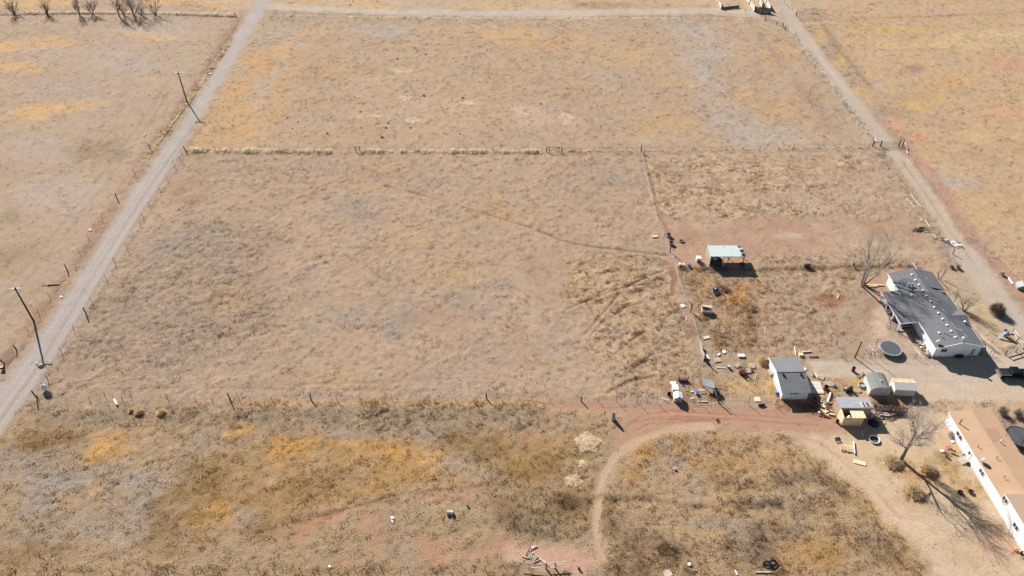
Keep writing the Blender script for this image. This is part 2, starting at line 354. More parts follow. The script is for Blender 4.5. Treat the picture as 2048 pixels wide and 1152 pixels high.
for u, v, a, b, r in ((1270, 1075, 60, 30, 5), (1330, 1100, 90, 30, 10), (1260, 1140, 50, 20, 0), (1500, 1115, 60, 30, 10), (1640, 960, 60, 14, 10), (1480, 965, 60, 10, 5), (1230, 1030, 30, 14, 0), (1690, 990, 50, 14, 25), (1640, 1020, 70, 14, 5), (1580, 960, 40, 14, 0), (1760, 1090, 60, 26, 35), (1560, 1060, 50, 20, 0)):
    blob(u, v, a, b, (132, 108, 80) if v < 1050 or u > 1450 else (112, 90, 66), r, 2.0, .75 if v < 1050 or u > 1450 else .79, 2.0, dark=.5 if v < 1050 or u > 1450 else .75, tuf=2.6, hgt=1.3)
stroke([(1560, 870), (1640, 920), (1700, 975), (1770, 1050), (1850, 1145)], 1.6, (206, 170, 120), .7, .7, .7, tuf=2.6, hgt=1.4)
stroke([(1350, 1012), (1270, 1012), (1420, 995), (1560, 990), (1680, 1000)], .9, (206, 178, 136), .4, .7, .6, tuf=2.2)
# lower right yard
area([(1560, 860), (1640, 830), (1760, 830), (1900, 830), (1960, 930), (2060, 1100), (2060, 1300), (1900, 1300), (1850, 1130), (1750, 1010), (1640, 915)], (212, 184, 150), 1.5, rel=.03, tuf=.35, hgt=.5)
stroke([(1520, 840), (1620, 870), (1720, 950), (1830, 1065), (1930, 1180)], 3.0, (214, 182, 154), 1.0, .7, .6, rel=.02, tuf=.1)
stroke([(1545, 858), (1640, 885), (1730, 960), (1800, 1035)], .5, (180, 146, 120), .3, .5, .3)
for u, v, a, b in ((1960, 1090, 60, 40), (1840, 960, 30, 14), (1820, 1000, 40, 12), (1900, 870, 40, 14), (1830, 880, 40, 30)):
    blob(u, v, a, b, (204, 164, 138), 0, 2, .6)
for u, v, a, b, r in ((1792, 925, 34, 16, 20), (1860, 938, 26, 16, 20), (1905, 940, 40, 22, 40), (1828, 985, 18, 14, 0), (1930, 970, 26, 30, 50), (1915, 905, 40, 12, -10), (1960, 960, 20, 40, -30)):
    blob(u, v, a, b, (196, 158, 104), r, 1.2, .8, tuf=2.2, hgt=1.0, rel=.1)
for u, v, a, b in ((1890, 915, 46, 9), (1920, 930, 18, 16)): blob(u, v, a, b, (140, 128, 84), -8, 1.5, .6)
# long middle field
area([(370, 310), (1284, 304), (1345, 520), (1400, 700), (1430, 792), (90, 792)], (193, 165, 137), 1.2, rel=.14, tuf=.9, hgt=.85)
area([(420, 430), (560, 470), (570, 600), (500, 700), (300, 760), (110, 780), (160, 660), (260, 520)], (176, 154, 132), 5, .85, 3, rel=.2, tuf=1.6)
for u, v, a, b in ((620, 560, 60, 40), (720, 420, 60, 30), (860, 360, 60, 18), (770, 640, 90, 24), (960, 600, 60, 30), (1010, 700, 60, 24), (1180, 340, 40, 14), (1260, 360, 30, 12), (640, 340, 70, 14), (340, 480, 60, 30), (900, 760, 60, 20)):
    blob(u, v, a, b, (176, 158, 142), 0, 4, .6, 3, tuf=1.1)
for u, v, a, b in ((700, 760, 80, 22), (590, 740, 50, 20), (860, 480, 90, 30), (1020, 420, 80, 30), (900, 540, 80, 30), (460, 600, 50, 30), (770, 330, 90, 12), (740, 370, 60, 14)):
    blob(u, v, a, b, (198, 164, 124), 0, 4, .6, 3)
for u, v, a, b, r in ((395, 315, 30, 8, 0), (375, 385, 34, 22, -20), (400, 348, 30, 12, -20), (370, 402, 22, 12, 0), (1100, 560, 60, 60, 0), (1060, 700, 50, 30, 0), (880, 640, 60, 20, 0)):
    blob(u, v, a, b, (162, 130, 108) if u < 420 else (182, 150, 126), r, 2, .8, 2, rel=.04, tuf=.3)
area([(1140, 520), (1330, 512), (1345, 560), (1385, 650), (1395, 740), (1330, 780), (1200, 785), (1180, 700), (1200, 640), (1120, 600)], (200, 170, 134), 2, .85, 1.6, rel=.26, tuf=2.2, hgt=1.15)
for u, v, a, b in ((1300, 640, 10, 16), (1270, 690, 14, 16), (1260, 610, 22, 8), (1380, 640, 16, 40), (1320, 770, 40, 12)):
    blob(u, v, a, b, (176, 136, 112), 0, .8, .75, .6, rel=.04, tuf=.2)
for P, wd in (([(770, 372), (850, 392), (980, 430), (1062, 456)], .45), ([(1078, 462), (1120, 480), (1170, 492), (1240, 500), (1300, 507), (1338, 512)], .8),
              ([(1148, 526), (1180, 512), (1215, 506)], .6), ([(1338, 536), (1290, 556), (1262, 570), (1240, 586), (1212, 620), (1170, 668)], .8),
              ([(1336, 566), (1262, 572), (1210, 588), (1130, 620)], .7), ([(1180, 675), (1215, 630), (1245, 590)], .4), ([(1215, 785), (1270, 760), (1310, 752)], .6),
              ([(1344, 520), (1350, 560), (1345, 590)], 1.6)):
    stroke(P, wd * .8, (160, 120, 96), .25, .9, .25, .25, rel=.02, tuf=.1, dz=-.06)
for P in ([(1146, 532), (1172, 514), (1215, 508), (1260, 512)], [(1150, 552), (1210, 536), (1280, 532), (1330, 540)], [(1160, 576), (1220, 556), (1290, 545)], [(1185, 600), (1250, 580), (1330, 566)], [(1200, 640), (1250, 605), (1330, 585)], [(1195, 675), (1240, 635), (1300, 610)], [(1225, 700), (1290, 650), (1340, 620)], [(1250, 740), (1300, 700), (1350, 690)]):
    stroke(P, 1.0, (214, 186, 150), .5, .7, .5, .4, rel=.34, tuf=2.8, hgt=1.2)
    stroke([(a + 4, b + 9) for a, b in P], .5, (172, 138, 112), .3, .7, .4, .3, rel=.02, tuf=.2, dz=-.05)
for P in ([(240, 640), (255, 600), (300, 545), (380, 470)], [(350, 640), (440, 560), (520, 500)], [(90, 780), (400, 775), (900, 782), (1090, 795)], [(560, 770), (800, 762)], [(160, 730), (230, 650)], [(300, 660), (380, 600), (420, 575)]):
    stroke(P, .4, (158, 134, 112), .25, .6, .2, dz=-.06, tuf=.3)
# paddock right of the wire fence
area([(1290, 306), (1735, 298), (1800, 330), (1900, 470), (1905, 530), (1345, 532), (1330, 470)], (196, 166, 138), 1.5, rel=.12, tuf=1.25, hgt=.9)
for u, v, a, b in ((1340, 340, 40, 22), (1420, 330, 50, 20), (1530, 350, 60, 26), (1420, 390, 60, 26), (1330, 400, 20, 40), (1600, 340, 40, 8), (1630, 375, 26, 8), (1700, 380, 20, 8), (1590, 420, 50, 16), (1560, 375, 14, 8), (1480, 420, 60, 20), (1700, 320, 40, 14), (1350, 450, 18, 12)):
    blob(u, v, a, b, (214, 186, 150), 0, 1.6, .79, 1.4, rel=.26, tuf=2.3, hgt=1.1)
area([(1312, 430), (1400, 452), (1520, 430), (1700, 440), (1800, 430), (1850, 470), (1900, 512), (1840, 520), (1700, 500), (1520, 505), (1470, 535), (1345, 535)], (184, 148, 122), 1.6, .9, 1.4, rel=.04, tuf=.3, hgt=.5)
for u, v, a, b in ((1660, 478, 14, 7), (1675, 480, 10, 6), (1600, 470, 14, 5), (1400, 452, 16, 7), (1445, 445, 14, 6), (1740, 488, 60, 8), (1820, 505, 50, 5), (1570, 470, 20, 6)):
    blob(u, v, a, b, (208, 184, 156), 0, 1, .8, .8)
for P in ([(1420, 470), (1500, 440), (1620, 435)], [(1430, 500), (1460, 470), (1520, 445)], [(1500, 512), (1650, 506), (1800, 512), (1900, 530)], [(1495, 520), (1650, 514), (1790, 522)]):
    stroke(P, .5, (196, 158, 130), .3, .6, .2)
# yards between the sheds
area([(1356, 540), (1512, 536), (1530, 700), (1430, 712), (1385, 610)], (186, 150, 114), 1, .95, 1.2, rel=.24, tuf=2.4, hgt=1.25, dark=.15)
for u, v, a, b in ((1470, 585, 30, 30), (1455, 640, 30, 14), (1490, 660, 24, 12)): blob(u, v, a, b, (204, 158, 104), 0, 1.2, .7)
for u, v, a, b in ((1380, 575, 22, 20), (1400, 660, 30, 16), (1505, 625, 14, 20), (1440, 680, 40, 8)): blob(u, v, a, b, (140, 120, 94), 0, 1, .6, dark=.4)
area([(1512, 510), (1830, 520), (1830, 535), (1720, 560), (1680, 600), (1640, 640), (1690, 715), (1530, 705)], (194, 164, 132), 1, .95, 1.2, rel=.24, tuf=1.8, hgt=1.1)
area([(1640, 640), (1680, 640), (1740, 600), (1790, 600), (1860, 715), (1690, 716)], (178, 150, 124), 1, .95, 1.0, rel=.06, tuf=.7, hgt=.6)
for u, v, a, b in ((1770, 640, 30, 24), (1750, 660, 16, 30), (1800, 690, 30, 20)): blob(u, v, a, b, (212, 184, 158), 0, 1.4, .8, rel=.03, tuf=.1)
for u, v, a, b, r in ((1640, 600, 26, 8, 0), (1680, 598, 30, 6, -5), (1660, 615, 16, 8, 0), (1800, 552, 40, 22, 0), (1745, 565, 20, 12, 0), (1760, 590, 14, 12, 0)):
    blob(u, v, a, b, (200, 144, 110) if u > 1700 else (160, 112, 86), r, .9, .85, .8, rel=.05, tuf=.25)
area([(1430, 712), (1560, 705), (1560, 800), (1440, 806), (1395, 720)], (186, 156, 126), 1, .9, 1.0, rel=.08, tuf=.8, hgt=.8)
for u, v, a, b in ((1530, 725, 14, 10), (1475, 765, 30, 22), (1540, 770, 10, 26), (1580, 806, 40, 8)): blob(u, v, a, b, (208, 172, 122), 0, .8, .8, tuf=2.2, hgt=1)
area([(1335, 750), (1440, 750), (1440, 806), (1330, 800)], (170, 136, 104), .8, .85, .8, rel=.08, tuf=1.3)
area([(1855, 535), (1960, 520), (2060, 680), (2060, 706), (1985, 706), (1960, 660)], (206, 180, 144), 1.2, .95, .8, rel=.04, tuf=.5, hgt=.5)
blob(2018, 697, 16, 7, (118, 108, 96), -8, .4, .9, .2, dz=.15)
area([(1560, 800), (1700, 800), (1690, 850), (1560, 842)], (170, 134, 100), .8, .9, .8, tuf=2.0, hgt=1.2, rel=.1)
area([(1640, 756), (1730, 750), (1740, 800), (1840, 812), (1840, 840), (1650, 800)], (206, 170, 122), .8, .9, .8, tuf=1.9, hgt=1.0, rel=.1)
for u, v, a, b in ((1600, 822, 40, 12), (1640, 830, 26, 10), (1765, 806, 34, 7), (1810, 806, 22, 6)): blob(u, v, a, b, (140, 112, 76), 0, .6, .8, dark=.4, tuf=2.8, hgt=1.4)
area([(1840, 806), (2060, 796), (2060, 830), (1900, 826)], (212, 180, 140), .8, .9, .8, tuf=1.0)
# --- right farm track surroundings
stroke([(1800, 296), (1862, 350), (1925, 445), (2000, 540), (2060, 610)], 3.5, (190, 148, 126), 1.2, .8, 1.0, tuf=.2)
stroke([(1790, 300), (1850, 370), (1905, 455), (1960, 530), (2010, 590)], 2.2, (204, 180, 142), .8, .8, .6, tuf=1.9, hgt=1.0, rel=.2)
stroke([(1755, 310), (1800, 365), (1840, 430), (1875, 480), (1900, 510)], 3.2, (190, 170, 140), .9, .75, .8, tuf=1.9, hgt=1.0, rel=.2)
for u, v, a, b, r, cc in ((1795, 225, 36, 10, 0, (172, 146, 128)), (1822, 140, 20, 10, 0, (168, 140, 124)), (1755, 172, 14, 12, 40, LIL), (1790, 250, 30, 16, 40, (220, 172, 140)), (1830, 275, 40, 12, 0, (212, 156, 122)), (1860, 90, 120, 10, 0, (214, 184, 138)), (1970, 70, 80, 10, 0, (216, 188, 140)),
                          (1780, 60, 70, 6, 0, (214, 178, 112)), (1850, 205, 50, 20, 0, (218, 178, 112)), (2000, 125, 40, 14, 0, (208, 154, 126)), (1900, 165, 60, 10, 0, (210, 170, 120)), (1920, 360, 40, 12, 10, LIL), (1960, 320, 60, 14, 0, (190, 156, 126)), (2010, 230, 50, 16, 0, (212, 168, 130)), (1810, 195, 60, 8, 0, (186, 156, 128)),
                          (1640, 60, 16, 24, 30, (218, 180, 116)), (1680, 120, 16, 24, 40, (216, 176, 112)), (1850, 20, 90, 8, 0, (206, 172, 150)), (1720, 190, 26, 14, 30, (216, 178, 116)), (1980, 270, 60, 14, 0, (214, 182, 132)), (1900, 250, 40, 10, 0, (186, 152, 122)), (1990, 420, 60, 30, 0, (206, 172, 130))):
    blob(u, v, a, b, cc, r, 2.2, .75, 2.2)
stroke([(1640, 40), (1670, 90), (1720, 150), (1745, 175)], 1.6, (160, 134, 104), .8, .7, .8, tuf=1.2)
for P in ([(1560, 42), (1700, 36), (1860, 33), (2060, 25)], [(1700, 40), (1900, 30)], [(1760, 100), (1920, 98)]):
    stroke(P, 1.0, (170, 134, 106), .6, .6, .5)
# --- north field
area([(372, 296), (440, 190), (500, 105), (560, 85), (640, 50), (600, 130), (560, 220), (520, 294)], (212, 168, 112), 4, .6, 3)
stroke([(505, 210), (530, 170), (565, 130), (612, 70)], 3, (194, 178, 162), 2.0, .6, 2.2)
area([(500, 45), (620, 45), (560, 90), (505, 100)], (186, 168, 146), 2, .8, 1.6, tuf=1.1)
area([(1340, 42), (1430, 44), (1460, 80), (1440, 130), (1460, 190), (1500, 230), (1660, 292), (1480, 294), (1420, 240), (1390, 160), (1370, 100)], (190, 174, 160), 5, .85, 4)
for u, v, a, b, cc in ((1030, 70, 70, 18, (214, 176, 122)), (1120, 85, 80, 16, (206, 164, 122)), (900, 60, 120, 12, (204, 172, 132)), (1240, 110, 60, 20, (206, 170, 120)), (770, 60, 60, 12, (190, 178, 162)), (800, 68, 60, 8, (190, 176, 160)), (1220, 150, 18, 10, (186, 174, 162)), (1260, 160, 18, 16, (184, 172, 160)),
                        (1350, 165, 30, 10, (212, 170, 118)), (1480, 190, 30, 16, (214, 174, 120)), (1560, 110, 40, 20, (212, 172, 120)), (1560, 220, 40, 20, (206, 164, 120)), (1090, 240, 60, 26, (206, 178, 152)), (1060, 225, 20, 10, (214, 184, 156)), (760, 160, 60, 10, (200, 172, 138)), (740, 230, 30, 6, (216, 176, 150)), (830, 205, 30, 8, (210, 182, 152)),
                        (930, 205, 40, 8, (214, 182, 146)), (650, 150, 60, 20, (196, 160, 118)), (1150, 190, 60, 20, (192, 162, 128)), (990, 150, 80, 20, (192, 162, 130)), (700, 260, 70, 12, (188, 158, 126)), (1330, 250, 60, 16, (204, 166, 120))):
    blob(u, v, a, b, cc, 0, 3, .65, 3)
for u, v, a, b in ((740, 232, 26, 4), (815, 195, 20, 4), (930, 205, 22, 4), (1060, 225, 14, 5), (1130, 240, 12, 10), (830, 240, 14, 4), (800, 140, 22, 4), (1040, 218, 18, 3)):
    blob(u, v, a, b, (224, 194, 162), 0, .6, .8, 1.2, tuf=1.6)
stroke([(1500, 44), (1545, 100), (1610, 185), (1668, 260)], 3, (180, 150, 134), 1.6, .7, 1.2)
stroke([(545, 12), (640, 18), (760, 24), (1060, 27), (1280, 24), (1420, 22), (1510, 28)], 5.5, (202, 188, 170), 1.2, .85, .8, tuf=.1, rel=.02)
stroke([(560, 30), (700, 33), (900, 36), (1280, 36), (1500, 38)], 1.2, (222, 202, 172), .6, .8, .5, tuf=2, rel=.2)
for u, v, a, b, cc in ((600, 6, 40, 6, GOLD), (740, 8, 50, 8, (212, 174, 118)), (980, 8, 60, 6, (212, 176, 122)), (1200, 10, 60, 6, (170, 136, 110)), (850, 10, 40, 8, LIL), (1300, 12, 50, 5, (196, 160, 126))):
    blob(u, v, a, b, cc, 0, 3, .7, 2)
# --- bands of tall pale grass on the fence lines
stroke([(372, 300), (470, 301), (560, 303), (660, 303)], 1.5, (228, 204, 168), .3, .95, .2, tuf=4.5, hgt=1.7, rel=.2)
stroke([(720, 302), (800, 302), (840, 302), (1080, 303)], 1.2, (224, 200, 162), .3, .9, .25, tuf=4.0, hgt=1.6, rel=.2)
stroke([(1080, 303), (1284, 300), (1735, 294)], .9, (200, 172, 140), .4, .8, .3, tuf=2.2, hgt=1.0)
stroke([(480, 809), (700, 806), (1100, 808)], 1.3, (206, 170, 122), .5, .8, .4, tuf=3.2, hgt=1.5)
stroke([(230, 810), (330, 811), (480, 809)], .9, (196, 156, 118), .4, .7, .4, tuf=1.6)
stroke([(350, 345), (296, 420), (235, 520), (190, 600), (120, 720), (100, 770)], 1.0, (206, 172, 136), .4, .85, .3, tuf=1.8, hgt=.9, rel=.2)
stroke([(336, 355), (270, 450), (200, 560)], .4, (196, 150, 116), .2, .7, .2, tuf=.2)
stroke([(1288, 312), (1302, 375), (1316, 440), (1330, 470)], .9, (200, 172, 138), .4, .8, .3, tuf=2.2, hgt=1.2)
stroke([(1300, 350), (1318, 430), (1336, 465)], .8, (168, 128, 104), .3, .8, .2, tuf=.2)
stroke([(1358, 536), (1420, 538), (1510, 540), (1600, 536), (1720, 533), (1830, 533)], 1.1, (160, 126, 92), .4, .85, .3, tuf=3.4, hgt=1.5, dark=.5)
stroke([(1512, 540), (1520, 590), (1535, 640)], 1.0, (196, 158, 108), .4, .8, .3, tuf=3, hgt=1.4)
stroke([(-20, 1138), (400, 1136), (700, 1138), (1030, 1136)], 1.6, (186, 152, 110), .8, .7, .6, tuf=2.6, hgt=1.2)
stroke([(1655, 645), (1672, 690), (1690, 716)], .5, (196, 164, 126), .3, .8, .2, tuf=2)
stroke([(0, 30), (150, 27), (330, 29), (470, 34)], 1.0, (112, 92, 80), .4, .8, .3, tuf=2.5, hgt=1.1, dark=.7)
stroke([(60, 22), (330, 24), (480, 26)], .9, (222, 198, 162), .5, .8, .4, tuf=2)
stroke([(1580, 55), (1650, 150), (1700, 220), (1745, 292)], 2.0, (204, 186, 160), .8, .8, .5, tuf=2.0, rel=.18, hgt=1.0)
# --- bare traffic surfaces (their own pieces of the same sheet)
area([(512, -60), (546, 0), (505, 62), (444, 165), (392, 250), (362, 300), (325, 362), (263, 458), (186, 590), (126, 694), (66, 782), (2, 866), (-120, 1040), (-300, 1080), (-60, 800), (8, 762), (52, 712), (106, 628), (160, 544), (222, 452), (272, 370), (322, 302), (366, 238), (412, 168), (470, 72), (514, -8), (530, -60)], (188, 174, 162), 1.2, 1, .7, .6, rel=.008, tuf=.03, hgt=.3, dark=0, road=1)
for o_, cc in ((.22, (200, 188, 178)), (.38, (190, 176, 165)), (.5, (202, 190, 180)), (.66, (191, 177, 166)), (.8, (198, 184, 172))):
    Lp = [(514, -8), (470, 72), (412, 168), (366, 238), (322, 302), (272, 370), (222, 452), (160, 544), (106, 628), (52, 712), (-10, 790)]
    Rp = [(546, 0), (505, 62), (444, 165), (392, 250), (362, 300), (325, 362), (263, 458), (186, 590), (126, 694), (66, 782), (2, 866)]
    stroke([(a[0] + (b[0] - a[0]) * o_, a[1] + (b[1] - a[1]) * o_) for a, b in zip(Lp, Rp)], .6, cc, .35, .6, .25, .15)
stroke([(352, 330), (285, 430), (215, 545), (150, 655), (88, 765)], 1.2, (186, 164, 148), .6, .75, .4, tuf=.3)
TRK = [(1548, -60), (1570, 10), (1592, 50), (1628, 100), (1690, 180), (1760, 268), (1790, 306), (1835, 366), (1884, 440), (1930, 505)]
stroke(TRK, 3.7, (198, 179, 160), 1.0, 1, .6, .5, rel=.01, tuf=.04, hgt=.3, dark=0, road=2)
stroke([(1930, 505), (1980, 575), (2040, 655), (2120, 760)], 6.3, (200, 181, 162), 1.4, 1, .7, .5, rel=.01, tuf=.04, hgt=.3, dark=0, road=2)
stroke([(1800, 318), (1845, 380), (1892, 452), (1950, 530)], .5, (190, 162, 124), .3, .8, .15, tuf=1.2, rel=.05)
area([(1530, 45), (1560, 0), (1575, 0), (1600, 60), (1580, 66)], (196, 182, 166), 1.5, .8, 1.0, rel=.01, tuf=.1)
stroke([(1440, 26), (1520, 36), (1600, 46), (1660, 44)], 2.6, (204, 174, 144), .8, .8, .5, tuf=.1)
stroke([(1620, 80), (1650, 130), (1700, 190)], .4, (214, 198, 180), .25, .7, .1); stroke([(1600, 78), (1640, 135), (1690, 200), (1750, 275)], .4, (212, 196, 178), .25, .7, .1)
area([(1612, 722), (1720, 717), (1870, 716), (2100, 704), (2100, 800), (1990, 800), (1846, 802), (1780, 764), (1735, 752), (1640, 756)], (204, 184, 162), .7, 1, .4, .3, rel=.012, tuf=.05, hgt=.3, dark=0, road=3)
area([(1850, 780), (2060, 770), (2060, 800), (1846, 802)], (212, 184, 152), 1.5, .7, .8)
blob(1700, 737, 40, 8, (206, 188, 168), 0, 2, .6)
area([(1090, 800), (1240, 808), (1440, 812), (1560, 818), (1660, 838), (1690, 862), (1600, 872), (1500, 860), (1400, 852), (1320, 866), (1270, 888), (1230, 912), (1225, 880), (1260, 850), (1230, 824), (1100, 822)], (188, 148, 121), 1.2, 1, 1.1, .7, rel=.03, tuf=.06, hgt=.4, dark=0, road=4)
for P in ([(1255, 850), (1290, 830), (1340, 822), (1600, 838)], [(1270, 862), (1310, 842), (1380, 834), (1600, 850)], [(1270, 846), (1300, 838), (1420, 842)], [(1320, 846), (1480, 838), (1640, 852)]):
    stroke(P, .35, (172, 122, 98), .2, .7, .1, dz=-.03)
    stroke([(a, b + 4) for a, b in P], .4, (200, 156, 130), .25, .6, .1)
stroke([(1420, 852), (1335, 858), (1275, 880), (1232, 908), (1206, 950), (1194, 1000), (1190, 1050), (1193, 1090), (1205, 1115)], 1.35, (202, 170, 138), .3, 1, .2, .2, rel=.015, tuf=.08, hgt=.3, dark=0, road=4)
stroke([(1330, 862), (1272, 886), (1232, 914), (1208, 955), (1197, 1000), (1194, 1050)], .3, (204, 174, 140), .2, .7, .1)
stroke([(1197, 940), (1187, 1000), (1184, 1050)], .35, (166, 136, 104), .25, .6, .1)
for u, v, a, b, cc in ((1660, 735, 22, 9, (192, 172, 150)), (1745, 742, 30, 7, (214, 196, 176)), (1830, 745, 40, 9, (194, 176, 158)), (1900, 775, 50, 10, (216, 192, 164)), (1860, 725, 30, 6, (192, 174, 156)), (1960, 785, 60, 8, (206, 176, 144)), (1640, 728, 14, 5, (214, 196, 172)), (1720, 724, 30, 4, (188, 166, 140)), (1790, 728, 30, 4, (184, 160, 132)), (1990, 740, 30, 12, (206, 186, 166)), (1800, 752, 24, 6, (182, 164, 148)), (1870, 792, 40, 5, (198, 168, 132))):
    blob(u, v, a, b, cc, 0, 1.2, .75, 1.2)
for P in ([(1640, 745), (1700, 735), (1800, 738), (1950, 735)], [(1640, 738), (1720, 728), (1850, 730), (2000, 725)], [(1700, 752), (1850, 764), (2048, 762)]):
    stroke(P, .5, (190, 172, 152), .4, .6, .4, .3)
# concrete walks
for P in ([(1799, 652), (1806, 650), (1848, 713), (1840, 715)], [(1944, 664), (1952, 668), (1990, 706), (2004, 712), (1977, 712), (1960, 690)], [(1764, 596), (1772, 604), (1806, 650), (1799, 652)]):
    area(P, (222, 200, 178), .15, 1, .05, .05, rel=0, tuf=0, dark=0, road=5)
stroke([(1936, 640), (1968, 676), (2008, 710)], .35, (222, 206, 190), .12, .9, .03, .03)
stroke([(1940, 655), (1962, 680), (1998, 708)], .7, (140, 124, 106), .2, .8, .05, .05)
# --- building footprints: level and bare
FOOT = [[(80.2, 100.6), (89.6, 101.2), (88.6, 122.6), (75.4, 117), (75.8, 107.5), (79.6, 107.6)], [(48.6, 90.5), (53.3, 90.5), (53.2, 98.5), (48.8, 98.5)], [(64.9, 91.5), (68.5, 91.5), (68.5, 95), (64.9, 95)], [(69.4, 91.4), (73.1, 91.3), (73.1, 93.9), (69.4, 93.9)],
        [(57.7, 84.5), (61.3, 84.5), (63.4, 86.5), (63.4, 89), (57.7, 89)], [(76.1, 85.3), (77.9, 58), (86, 58), (84, 85.5)], [(42.7, 128.2), (50.6, 128.2), (50.6, 132.3), (42.7, 132.3)]]
BARE = np.zeros(N, bool)
for P in FOOT:
    P = np.array(P); I = box_of(P, 1.5)
    x, y = X[I], Y[I]; d = segdist(x, y, P, True); ins = inside(x, y, P)
    wgt = np.where(ins, 1, np.clip(1 - d / 1.0, 0, 1)); REL[I] *= 1 - wgt; Z0[I] *= 1 - wgt
    BARE[I[ins | (d < .15)]] = True
# --- heights
wild = np.clip((REL - 0.02) / 0.2, 0, 1)
_u = (X * .90 + Y * .44) / 1.4; _v = -X * .44 + Y * .90; n1 = fbm(_u, _v, 5, 2.3, 5, .68); n2 = fbm(X, Y, 9, 0.95, 3, .6); n3 = fbm(X, Y, 15, 13.0, 3)
inview = (np.abs(X) < 210) & (Y > 45) & (Y < 305)
clump = np.clip(n1 + .25 * n3, -.6, 1.6)
GZ = (Z0 + REL * (0.9 * np.maximum(clump, 0) ** 1.2 + .12 * n1 + 0.55 * n2)) * inview
# --- mottling of the colour itself
m1 = fbm(X, Y, 21, 9.0, 5, .62); m2 = fbm(X, Y, 27, 1.6, 4, .75); m3 = fbm(X, Y, 33, 5.0, 4, .6); m4 = fbm(X, Y / 1.0, 37, 30.0, 4, .6)
rd = np.where(ROAD > 0, .55, 1.0)
C *= (1 + rd * (.05 * m1 + .125 * m2 + .03 * m4))[:, None]
t = (np.clip(m3 - .15, 0, 1) * .32 * rd)[:, None]; C = C * (1 - t) + C.mean(1, keepdims=True) * np.array([1.06, 1.0, .93]) * t
t = (np.clip(fbm(X, Y, 51, 6.5, 4) - .2, 0, 1) * .22 * rd)[:, None]; C = C * (1 - t) + C * np.array([1.05, .98, .78]) * t
t = (np.clip(fbm(X, Y, 61, 4.0, 4) - .3, 0, 1) * .30 * rd)[:, None]; C = C * (1 - t) + C * np.array([1.0, .88, .80]) * t
ALB = np.clip(C / GAIN, .004, .85)
_zg = GZ.reshape(NY, NX)
def gz(x, y):
    i = int(np.clip(np.searchsorted(xs, x) - 1, 0, NX - 2)); j = int(np.clip(np.searchsorted(ys, y) - 1, 0, NY - 2))
    fx = (x - xs[i]) / (xs[i + 1] - xs[i]); fy = (y - ys[j]) / (ys[j + 1] - ys[j])
    return float((_zg[j, i] * (1 - fx) + _zg[j, i + 1] * fx) * (1 - fy) + (_zg[j + 1, i] * (1 - fx) + _zg[j + 1, i + 1] * fx) * fy)

def ground_material():
    m = bpy.data.materials.new('dry_earth_and_grass'); m.use_nodes = True; n = m.node_tree; b = n.nodes['Principled BSDF']
    b.inputs['Roughness'].default_value = 1.0; b.inputs['Specular IOR Level'].default_value = 0.05
    at = n.nodes.new('ShaderNodeAttribute'); at.attribute_name = 'cover'
    tc = n.nodes.new('ShaderNodeTexCoord')
    n1_ = n.nodes.new('ShaderNodeTexNoise'); n1_.inputs['Scale'].default_value = 2.8; n1_.inputs['Detail'].default_value = 5; n1_.inputs['Roughness'].default_value = .75
    n.links.new(tc.outputs['Object'], n1_.inputs['Vector'])
    r1 = n.nodes.new('ShaderNodeMapRange'); r1.inputs[1].default_value = .25; r1.inputs[2].default_value = .75; r1.inputs[3].default_value = .72; r1.inputs[4].default_value = 1.28
    n.links.new(n1_.outputs[0], r1.inputs[0])
    mx = n.nodes.new('ShaderNodeMix'); mx.data_type = 'RGBA'; mx.blend_type = 'MULTIPLY'; mx.inputs[0].default_value = 1
    n.links.new(at.outputs['Color'], mx.inputs[6]); n.links.new(r1.outputs[0], mx.inputs[7]); n.links.new(mx.outputs[2], b.inputs['Base Color'])
    n2_ = n.nodes.new('ShaderNodeTexNoise'); n2_.inputs['Scale'].default_value = 4.0; n2_.inputs['Detail'].default_value = 4; n2_.inputs['Roughness'].default_value = .7
    n.links.new(tc.outputs['Object'], n2_.inputs['Vector'])
    mu = n.nodes.new('ShaderNodeMath'); mu.operation = 'MULTIPLY'; n.links.new(n2_.outputs[0], mu.inputs[0]); n.links.new(at.outputs['Alpha'], mu.inputs[1])
    bp = n.nodes.new('ShaderNodeBump'); bp.inputs['Strength'].default_value = .9; bp.inputs['Distance'].default_value = .22
    n.links.new(mu.outputs[0], bp.inputs['Height']); n.links.new(bp.outputs[0], b.inputs['Normal'])
    return m
GROUND = ground_material()
idx = np.arange(N).reshape(NY, NX)
quads = np.stack([idx[:-1, :-1], idx[:-1, 1:], idx[1:, 1:], idx[1:, :-1]], -1).reshape(-1, 4)
qroad = ROAD[quads]; qid = np.where((qroad[:, 0] == qroad[:, 2]) & (qroad[:, 1] == qroad[:, 3]), qroad[:, 0], np.minimum(qroad.min(1), qroad.max(1)))
rough_a = np.clip(.25 + wild, 0, 1)
def sheet(name, label, cat, Q):
    used, inv = np.unique(Q.ravel(), return_inverse=True)
    me = bpy.data.meshes.new(name); me.vertices.add(len(used))
    me.vertices.foreach_set('co', np.stack([X[used], Y[used], GZ[used]], -1).astype(np.float32).ravel())
    me.loops.add(len(inv)); me.loops.foreach_set('vertex_index', inv.astype(np.int32))
    me.polygons.add(len(Q)); me.polygons.foreach_set('loop_start', np.arange(0, 4 * len(Q), 4, dtype=np.int32))
    me.polygons.foreach_set('use_smooth', np.ones(len(Q), bool)); me.update(calc_edges=True)
    a = me.attributes.new('cover', 'FLOAT_COLOR', 'POINT')
    a.data.foreach_set('color', np.concatenate([ALB[used], rough_a[used][:, None]], 1).astype(np.float32).ravel())
    me.materials.append(GROUND); o = bpy.data.objects.new(name, me); COL.objects.link(o)
    return tag(o, label, cat, kind='structure')
sheet('ground', 'dry tan and reddish pasture ground with patches of dead grass', 'ground', quads[qid == 0])
sheet('gravel_road', 'straight grey gravel road running up the left side', 'road', quads[qid == 1])
